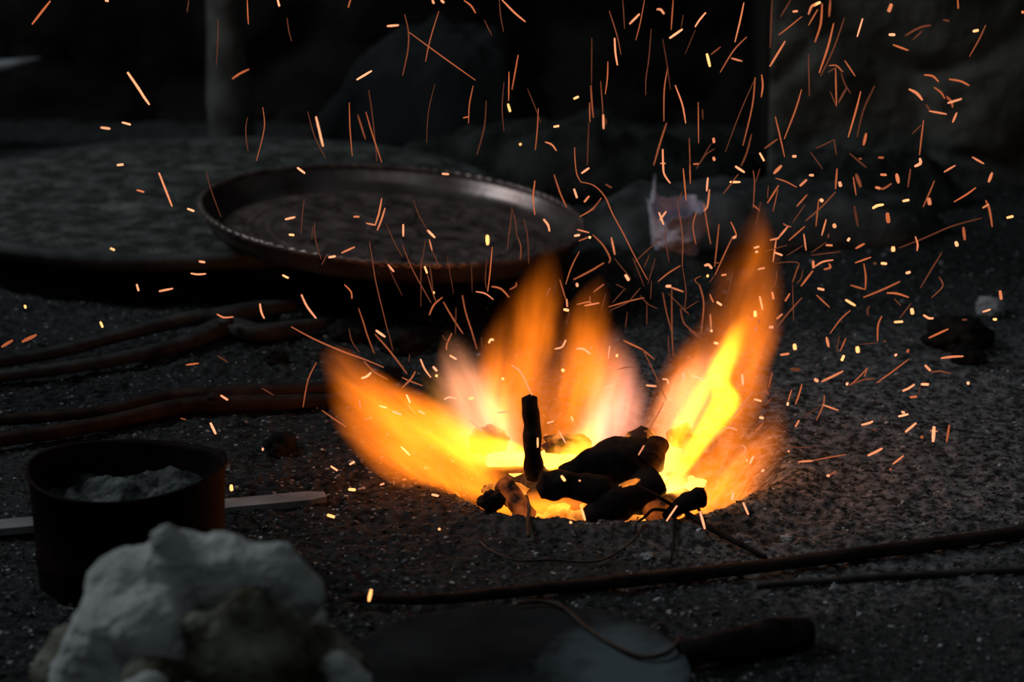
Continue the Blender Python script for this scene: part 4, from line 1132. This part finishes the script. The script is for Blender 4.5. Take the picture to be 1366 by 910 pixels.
    (3.6,1.7,1079.7,233.7,1085.2,233.9),(3.4,1.2,1076,239.9,1067.3,247.9),(2.8,0.9,1116.6,225,1114.6,251.9),(5,1.6,1120,242.9,1121.5,248.6),(2.2,0.9,1138.2,236.2,1142,260.3),
    (4.5,0.6,1142,232.4,1148.2,249.4),(3.6,1.2,1174.8,232.9,1182.3,233.4),(5,1.2,1196,231.9,1198.7,244.4),(1.9,0.6,1214.6,225,1211.1,249.9),
    (2.4,0.9,1173.8,251.4,1179.3,251.4,1189.2,244.9),(4,1.1,1168.1,249.9,1173.8,251.4),(3.6,2.6,1164.4,277.7,1170.6,274.3,1178.5,273),(3.8,2.4,1204.7,268.3,1212.1,266.8),
    (6,1,1183.8,285.2,1185,295.9),(2,0.7,1246.5,241.2,1240.3,256.1,1231.5,276),(6,1.1,1239,264.8,1240.3,272.8),(2.5,1,1272.6,269.3,1288.8,259.8,1301.7,250.4),
    (4.4,1.3,1323.6,230.5,1318.7,242.9),(3,0.9,1314.9,267.3,1319.9,279.7,1323.6,302.6),(2.6,1.1,1311.2,277.2,1318.7,272.8),(3.8,2.4,1343.5,290.4,1351,288.7),
    (1.9,0.5,1309.9,290.9,1268.9,302.1,1231.5,318.3,1199.2,330.8),(4.6,0.8,1285.1,303.4,1287,320),(5,2.2,1275.1,323.3,1276.8,327.5),(5.4,2.4,1191.2,329.5,1191.7,335),
    (2.6,1.1,1221.1,315.8,1224.1,325.8,1223.3,334.5),(2.4,0.9,1076.7,259.8,1062.8,275.3),(5,2,1094.7,266,1097.2,268.5),(1.9,0.7,1092.2,266,1088.4,302.1),
    (2,0.6,1114.6,256.1,1094.7,277.2,1074.8,294.7),(2.4,1.2,1102.1,292.7,1096.2,314.1),(5,1.7,1112.6,299.1,1113.6,303.4),(2.4,0.3,1105.4,312.1,1104.6,317.1),
    (3.6,2,1133.2,317.6,1131,321.5),(3.2,1,1153.2,325,1141.5,331.5),(3,1.3,1102.1,327,1110.1,327.5),(2.2,1.2,1072.3,312.1,1075.3,334),(2.6,0.9,1038.7,247.4,1023.7,271),
    (2,0.6,1037.9,252.4,1031.2,282.2),(1.6,0.4,1025,247.4,1023.7,264.8),(2,0.9,1044.9,298.4,1051.1,302.1,1054.8,302.1),(2.8,1.1,1051.1,302.1,1038.7,317.1),
    (2.6,1.3,1027.5,320.3,1038.7,317.8),(2.2,1.1,1035.4,319.6,1031.2,349.4),(2.8,1.7,1033.7,337,1043.6,340.7),(2.4,0.8,1073.5,302.1,1052.4,320.8),
    (1.6,0.4,1020,335.7,1049.9,327),(1.5,0.35,1072.3,327,1049.9,340.7),(1.5,0.35,1102.1,323.3,1082.2,337),(1.6,0.4,1082.2,340.7,1120.8,335.7),
    (1.6,0.35,1073.5,273.5,1057.3,297.2),(2.4,1,1140.7,350.7,1161.9,343.2),(2.4,0.9,1152.4,351.9,1154.9,369.3,1154.4,385.5),(2.4,0.7,1154.4,386.3,1134.5,380.5),
    (4,0.5,1166.3,350.7,1167.8,351.9),(3.6,2.6,1175.6,351.2,1182.5,351.9),(3.8,1.9,1208.7,364.4,1214.1,363.1),(2.1,0.5,1256.4,337.5,1244,356.9,1227.8,384.3),
    (1.9,0.6,1252.7,369.8,1257.7,381.8,1242.7,397.2),(2.5,0.9,1151.9,396.7,1176.8,386.7,1200.4,375.6),(2.8,1,1183,391,1196.7,391.7,1212.1,396.7),
    (2,0.5,1193,398.7,1201.7,407.9),(2,0.5,1215.4,404.7,1200.4,424.1),(5,2.4,1216.1,412.1,1217.4,418.6),(3.2,1.7,1232,420.3,1239,424.6,1245.2,424.6),
    (3.2,2.4,1193,429.8,1204.2,429.1),(3.2,2.3,1128.3,400.2,1140.7,407.7),(2.2,0.5,1160.1,408.7,1156.9,414.1,1158.4,421.1),(2,0.7,1134.5,414.1,1122,425.3,1107.1,445.2),
    (2.6,0.8,1176.3,422.1,1171.3,434,1170.6,455.2),(3.6,1.2,1084.7,348.2,1085.2,357.4),(2.6,1.1,1087.2,355.6,1097.2,349.4,1111.6,346.9),
    (2.8,1,1099.1,359.4,1107.6,356.9,1105.9,351.9),(2.4,1,1084.2,361.4,1068.5,381.8),(1.7,0.5,1071,360.6,1068.5,371.8,1062.8,378),
    (1.7,0.5,1031.2,351.9,1052.4,349.4,1066,351.9,1061.1,364.4),(1.9,0.6,1064.8,354.4,1057.3,376.8),(1.5,0.4,1057.3,379.3,1058.6,427.8),
    (1.7,0.5,1036.2,361.9,1033.7,379.3,1021.2,390.5),(3.4,1.5,1090.9,384.8,1099.1,386.7),(2.4,0.9,1089.2,393.7,1106.6,410.1),(3.2,1.1,1030,389.7,1031.9,398.7),
    (2.6,1,1053.6,391.7,1047.4,401.7),(1.9,0.6,1069.8,397.2,1052.4,416.6,1032.4,441.5),(2.6,1.1,1043.6,419.1,1036.2,425.3),(3.8,1.5,1026.2,436.5,1031.2,436.5),
    (4.4,1.1,1334.1,388,1335.6,399.2),(2.6,1.8,1311.2,416.1,1321.1,412.9),(3.6,2.8,1324.9,426.1,1329.4,426.1),(3,0.4,1283.8,426.6,1289.3,426.6),
    (2.8,1,1265.1,439,1253.9,444,1239,451),(3,0.2,1139.5,274.8,1144.4,302.1),(1.7,0.7,422.1,483.6,410.9,507.2,404.2,543.3),(1.8,0.5,349.5,517.9,364.9,527.1),
    (2,0.8,429.6,547.5,444.5,558.2,462,569.9),(4,1.8,349.5,599.3,351.4,599.5),(3,2,441.5,622.2,450,627.7),(3,2,466.4,619.7,472.7,616.2),(4,2.8,465.2,653,473.9,653.5),
    (2.6,1.7,507.2,647.1,512.2,645.1),(3.4,2,576.4,660,584.4,661.5),(2.8,2,482.4,504.7,489.3,502.2,494.8,497.2),(2,0.8,500.5,446.2,519.2,467.4,542.8,498.5),
    (1.4,0.4,517.9,442.5,524.2,467.4),(2,0.9,536.1,503.5,546.6,508.4,564,514.7),(2,1,554,496,547.8,506,536.6,517.2),(2.4,1.6,561,479.3,566.5,492.3,574.7,503.5),
    (3.4,1.9,577.7,489.3,582.7,494.8),(4,2.8,581.4,501,583.2,501.7),(2.6,2,542.1,526.6,547.3,537.6),(1.8,1,544.1,540,554,552),(2.6,1.8,558.5,548,566,552),
    (2.6,2.2,523.7,549,535.4,553.2),(2.2,1.9,506.3,541.5,515.5,544),(1.8,1.4,479.4,534.6,480.6,542.5),(2.6,2.6,535.4,596.3,546.6,607.2),(2.6,2,600.1,474.3,608.8,479.3),
    (1.9,1,602.6,445,596.3,458.7,595.8,466.9),(2.3,2,592.6,532.6,600.1,530.1,609.3,532.1),(4,2.8,625.7,532.1,631.7,530.8),(2.8,1.8,626.2,560,643.6,575.1),
    (3,2.4,652.3,457.4,654.8,452.9,658.1,453.7),(2,1.6,663.5,550.8,678.5,549),(4,2.8,669.5,505.2,671.8,505.7),(1.5,0.5,590.1,447.5,598.8,458.7),
    (1.3,0.4,642.4,450,643.1,472.4),(1.2,0.3,546.6,472.4,545.3,482.3),(2.6,1,248.4,486.8,264.8,484.8),(1.8,0.5,290.2,474.8,303.7,482.8),(3,1.6,294.5,527.6,303.9,533.6),
    (3.6,2,280.8,564.4,287.7,578.9),(2,0.6,240.9,558,247.9,560),(5,2.7,308.4,647.6,308.9,654),(4,2.7,436.8,687.1,446,689.9),(4.5,2.7,495.1,786.9,492.1,801.9),
    (3.4,2.5,585.1,705.8,586.9,706.3),(2.2,1.8,754.7,453.7,749.7,462.9,740.2,465.6),(2.2,1.9,769.6,465.4,778.3,465.6,787.5,472.4),(2,1.6,813.2,461.9,811.4,478.6),
    (4.4,2.8,822.1,474.3,823.6,474.6),(4.4,2.8,749.7,492.8,752.2,495.3),(2,1.7,682.5,487.3,694.9,497.2,709.4,527.1),(2.4,2,806.9,517.2,819.4,513.2),
    (2.2,1.8,862.4,514.2,875.4,515.4),(2.2,1.8,884.1,506,890.3,506.7,891.1,512.2),(2.2,1,831.8,454.4,856.7,466.1),(1.9,0.8,856.7,466.1,872.9,479.3),
    (1.6,0.6,857.9,467.4,871.6,494.8,889.1,534.6),(1.4,0.6,823.1,493.5,836.8,489.8,850.5,491),(3.4,2,894,534.1,897,533.1),(2,1,885.3,537.1,876.6,554.5,865.4,573.2),
    (2,1.4,859.2,594.3,851.7,607.2),(1.4,0.4,891.5,447.5,892.8,482.3),(1.6,0.6,918.9,440,936.3,452.4),(3.4,2.6,953,457.4,957.5,458.4),(2,2,911.5,497.2,912.7,509.7),
    (2.4,2.5,922.7,501,940.1,506.7),(3,2,989.9,499.7,991.1,513.4),(2,1.2,1003.5,523.4,991.1,539.6,977.4,557),(2.6,2,1006,532.6,1015.5,535.1),(3.4,2.2,1013.5,557,1018,557.7),
    (2,1.5,967.5,571.9,974.9,570.7,983.6,574.4),(2.2,1.4,989.9,593.8,994.8,598,993.1,605.5),(3.6,2,995.6,613.7,996.8,614.7),(3,2,1004.8,609.2,1000.6,617.9),
    (2,1,1018,564.4,1006,578.1),(2.4,2,978.7,657.8,976.7,665.2),(2,1.8,746,575.6,754.7,591.3),(2.2,2.6,762.1,555.7,764.6,562),(2,2,729.8,564.4,738.5,562),
    (2.2,2.4,717.3,584.4,717.3,596.8),(4,2.8,749.2,635.4,753.4,641.1),(2.6,1.5,772.3,641.1,774.1,641.6),(3,2,1016,629.1,1019,626.7),(3,2.4,775.6,677.9,780.5,694.1),
    (4,2.4,760.4,696.8,762.1,697.3),(2.2,2,903,674.9,889.1,695.1),(2.8,1.8,991.3,670.5,998.3,686.6),(3.4,1.9,934.1,682.9,940.1,705.1),(3,2,977.9,659,976.7,667),
    (3.4,1.2,1041.2,473.6,1052.4,471.9),(5,2.8,1059.8,459.4,1060.6,466.1),(4,1.1,1102.6,450,1105.4,462.9),(2.2,0.7,1128.3,451.2,1120.8,468.6),
    (1.6,0.4,1119.6,448.7,1115.8,469.9),(4,2.6,1125.8,474.3,1122.8,481.1),(5.4,2.8,1143.7,462.9,1144.4,469.9),(1.2,0.3,1146.9,459.4,1171.8,457.4),
    (4.6,1.8,1194.2,472.9,1195.7,474.3),(3.4,1,1211.6,466.9,1210.6,469.4),(3,0.5,1179.3,455.4,1181.3,455.4),(2.3,0.8,1211.6,479.8,1191.7,494.8,1169.3,510.9),
    (3.2,1.3,1255.2,478.1,1268.9,476.1,1285.1,475.3),(3.6,1.4,1234,487.3,1241,494.3),(2,0.6,1241.5,496.7,1253.9,495.3,1268.4,498.5),
    (3.2,1.6,1204.2,521.6,1212.9,517.7,1219.9,512.9),(3.4,2,1229.1,512.7,1238.5,512.9),(4.4,1.9,1290,511.2,1292.8,511.2),(3.4,1,1214.1,530.1,1222.8,529.1),
    (1.2,0.4,1227.8,514.7,1225.3,527.1),(3,2,1198.7,555.7,1211.6,552.5),(3,2,1202.9,549.5,1206.7,550.8),(3,1.6,1149.4,566.9,1159.4,564.4,1164.4,562),
    (3,0.5,1164.8,573.2,1168.1,573.9),(3.2,1.5,1207.9,576.4,1222.1,564.4),(4.5,0.8,1229.1,582.4,1230.3,583.9),(4.6,1.8,1246,569.4,1244.7,589.3),
    (2,1.3,1241,574.4,1250.2,575.6),(3.2,0.7,1266.4,566.9,1262.7,589.8),(3.4,1.4,1158.1,607.7,1168.1,603,1176.8,598.3),(3.2,1.1,1191.2,619.2,1205.4,608),
    (3,0.8,1187.2,625.4,1188.2,626.7),(4,1.6,1103.4,634.6,1105.9,634.6),(2,0.7,1105.9,634.1,1115.1,629.1),(3,1.3,1064.8,616.2,1084.7,614.7),
    (1.8,0.8,1083.5,614.7,1104.6,610.5,1129.5,606.3),(5,1.7,1087.2,506,1090.4,508.4),(3,1.2,1095.9,509.2,1110.8,502.2,1124.5,495.3),(4.4,2,1129,511.7,1131,512.7),
    (2,0.8,1133.2,514.7,1146.9,502.2,1156.9,491),(1.9,0.7,1156.9,491,1153.2,502.2),(1.8,0.6,1137,512.2,1151.9,506.7,1166.8,505.2),(5,0.5,1054.8,492.3,1067.3,493.5),
    (2.3,1,1069.8,512.7,1066,525.9,1061.1,539.6),(1.8,1,1056.1,520.1,1051.1,535.8),(3.2,2.2,1051.1,537.1,1050.6,540.8),(1.9,0.7,1099.6,527.1,1098.4,539.6,1089.2,560.7),
    (2.4,1.1,1097.2,540,1118.3,547.5),(1.3,0.3,1093.4,542,1072.3,557),(2.6,1.1,1066,560.7,1061.1,569.4),(1.9,0.7,1030,496.7,1025.5,517.2),(2,0.8,1021.2,519.6,1025,525.9),
    (1.8,0.6,1028.7,532.1,1020,540.8),(3.4,1.4,1051.1,601.8,1052.9,602.3),(1.4,0.4,1044.9,597.3,1062.3,596.8,1083.5,597.3),
)

SPARK_MAT = {}
def spark_material(c):
    k = round(c * 5) / 5
    if k not in SPARK_MAT:
        keys = [(0.0, (0.08, 0.022, 0.012)), (0.5, (0.15, 0.042, 0.02)), (1.0, (0.58, 0.135, 0.048)), (2.0, (1.6, 0.6, 0.29)), (3.0, (2.0, 0.95, 0.28))]
        for (a, ca), (b, cb) in zip(keys, keys[1:]):
            if k <= b:
                t = (k - a) / (b - a)
                col = [p + (q - p) * t for p, q in zip(ca, cb)]
                break
        m = bpy.data.materials.new('spark')
        m.use_nodes = True
        N, L = m.node_tree.nodes, m.node_tree.links
        N.clear()
        o = N.new('ShaderNodeOutputMaterial'); e = N.new('ShaderNodeEmission')
        mxv = max(col)
        e.inputs['Color'].default_value = (*[v / mxv for v in col], 1)
        e.inputs['Strength'].default_value = mxv
        L.new(e.outputs[0], o.inputs['Surface'])
        SPARK_MAT[k] = m
    return SPARK_MAT[k]

def in_ellipse(x, y, cx, cy, a, b): return ((x - cx) / a) ** 2 + ((y - cy) / b) ** 2 < 1
def zone(x, y):
    if in_ellipse(x, y, 525, 284, 258, 66): return 'over the copper tray'
    if in_ellipse(x, y, 280, 252, 376, 74): return 'over the round platform'
    if y < 215:
        if x < 390: return 'beside the wooden post'
        if x < 540: return 'above the tray left half'
        if x < 680: return 'above the tray right half'
        if x < 800: return 'just above the flat stone'
        if x < 900: return 'high above the plastic bag'
        if x < 1015: return 'at the stone wall corner'
        if y < 105: return 'high on the stone wall' if x < 1140 else 'at the upper right corner'
        return 'low on the stone wall' if x < 1140 else 'right on the stone wall'
    if x < 460: return 'over the tongs' if y < 570 else 'beside the can'
    if y < 400:
        if x < 660: return 'under the copper tray'
        if x < 830: return 'right of the copper tray'
        if x < 950: return 'before the plastic bag'
        if x < 1060: return 'around the tallest flame tip'
        if x < 1150: return 'just right of the tallest tip' if y < 310 else 'below right of the tallest tip'
        return 'above the pale right stone'
    if y > 700: return 'on the front ground'
    if x < 600: return 'above the left flame' if y < 520 else 'inside the left flame'
    if x < 740: return 'around the upright stick'
    if x < 850: return 'over the middle flames'
    if x < 940: return 'between the right flames'
    if x < 1035: return 'inside the right flame'
    if x < 1130: return 'just right of the fire'
    return 'over the right ground'

rnd = random.Random(3)
items = []
for s in SPARKS:
    w, c, co = s[0], s[1], s[2:]
    pts = [(co[i], co[i + 1]) for i in range(0, len(co), 2)]
    ln = sum(math.dist(a, b) for a, b in zip(pts, pts[1:]))
    items.append({'w': w * (1.0 if w > 2 else 0.95), 'c': c, 'pts': pts, 'len': ln, 'show': (ln + w) * w * (0.25 + min(c, 2))})
items.sort(key=lambda i: -i['show'])

def spark_mesh(it):
    pts = it['pts']
    mx_, my_ = sum(p[0] for p in pts) / len(pts), max(p[1] for p in pts)
    in_fire = 600 < mx_ < 1040 and my_ > 420
    Y = rnd.uniform(2.44, 2.52) if in_fire else rnd.uniform(2.48, 2.95)
    lim = CAM_H / math.tan(dep(my_)) - 0.05
    if 300 < my_ : Y = min(Y, lim)
    d = rnd.uniform(-0.03, 0.03) * min(1, it['len'] / 40)
    n = len(pts)
    P = [at_depth(x, y, Y + d * (i / (n - 1) - 0.5)) for i, (x, y) in enumerate(pts)]
    path = smooth_path(P, 4 if n > 2 else 3)
    r = it['w'] * 0.5 * px_size(P[0])
    if it['len'] < 12: rad = [r * 0.8, r, r * 0.9]
    elif it['c'] > 1.3: rad = [r * 0.8, r, r, r * 0.7]
    else: rad = [r * 0.6, r, r, r * 0.6]
    return tube_data(path, rad, sides=6)

GROUPED = {}
main = items[:300]
for it in main:
    x = sum(p[0] for p in it['pts']) / len(it['pts']); y = sum(p[1] for p in it['pts']) / len(it['pts'])
    a, b = it['pts'][0], it['pts'][-1]
    ln, c = it['len'], it['c']
    size = 'dot-like' if ln < 6 else 'short' if ln < 16 else 'medium' if ln < 32 else 'long'
    hue = 'dull red' if c < 0.85 else 'orange' if c < 1.55 else 'bright' if c < 2.55 else 'yellow'
    ang = math.degrees(math.atan2(abs(a[1] - b[1]), abs(a[0] - b[0])))
    way = '' if ln < 6 else ('flat' if ang < 25 else 'steep' if ang > 62 else 'slanted')
    chord = math.dist(a, b)
    if ln > 8 and len(it['pts']) > 2 and chord < 0.93 * ln: way = 'curved'
    it['desc'] = ' '.join(q for q in (size, hue, way) if q)
    it['zone'] = zone(x, y)
    it['x'] = x
    GROUPED.setdefault((it['desc'], it['zone']), []).append(it)
ORD = ['first', 'second', 'third', 'fourth', 'fifth', 'sixth', 'seventh', 'eighth', 'ninth', 'tenth', 'eleventh', 'twelfth']
for (desc, z), L_ in GROUPED.items():
    L_.sort(key=lambda i: i['x'])
    for i, it in enumerate(L_):
        if len(L_) == 1: lab = '%s spark %s' % (desc, z)
        elif len(L_) == 2: lab = '%s of two %s sparks %s' % (('left one', 'right one')[i], desc, z)
        else:
            o = 'leftmost' if i == 0 else 'rightmost' if i == len(L_) - 1 else ORD[i] + ' from left'
            lab = '%s of the %s sparks %s' % (o, desc, z)
        it['label'] = lab
for it in main:
    V, F = spark_mesh(it)
    tag(mesh_obj('spark', V, F, spark_material(it['c'])), it['label'], 'spark', 'sparks flying above the fire')
# the faintest sparks, beyond the three hundred largest
V, F, MI, mats = [], [], [], []
for it in items[300:]:
    v, f = spark_mesh(it)
    m = spark_material(it['c'])
    if m not in mats: mats.append(m)
    F += [tuple(q + len(V) for q in t) for t in f]
    MI += [mats.index(m)] * len(f)
    V += v
fs = mesh_obj('faint_sparks', V, F, mats[0])
for m in mats[1:]: fs.data.materials.append(m)
fs.data.polygons.foreach_set('material_index', MI)
tag(fs, 'many faint thin sparks scattered among the brighter ones', 'sparks', kind='stuff')
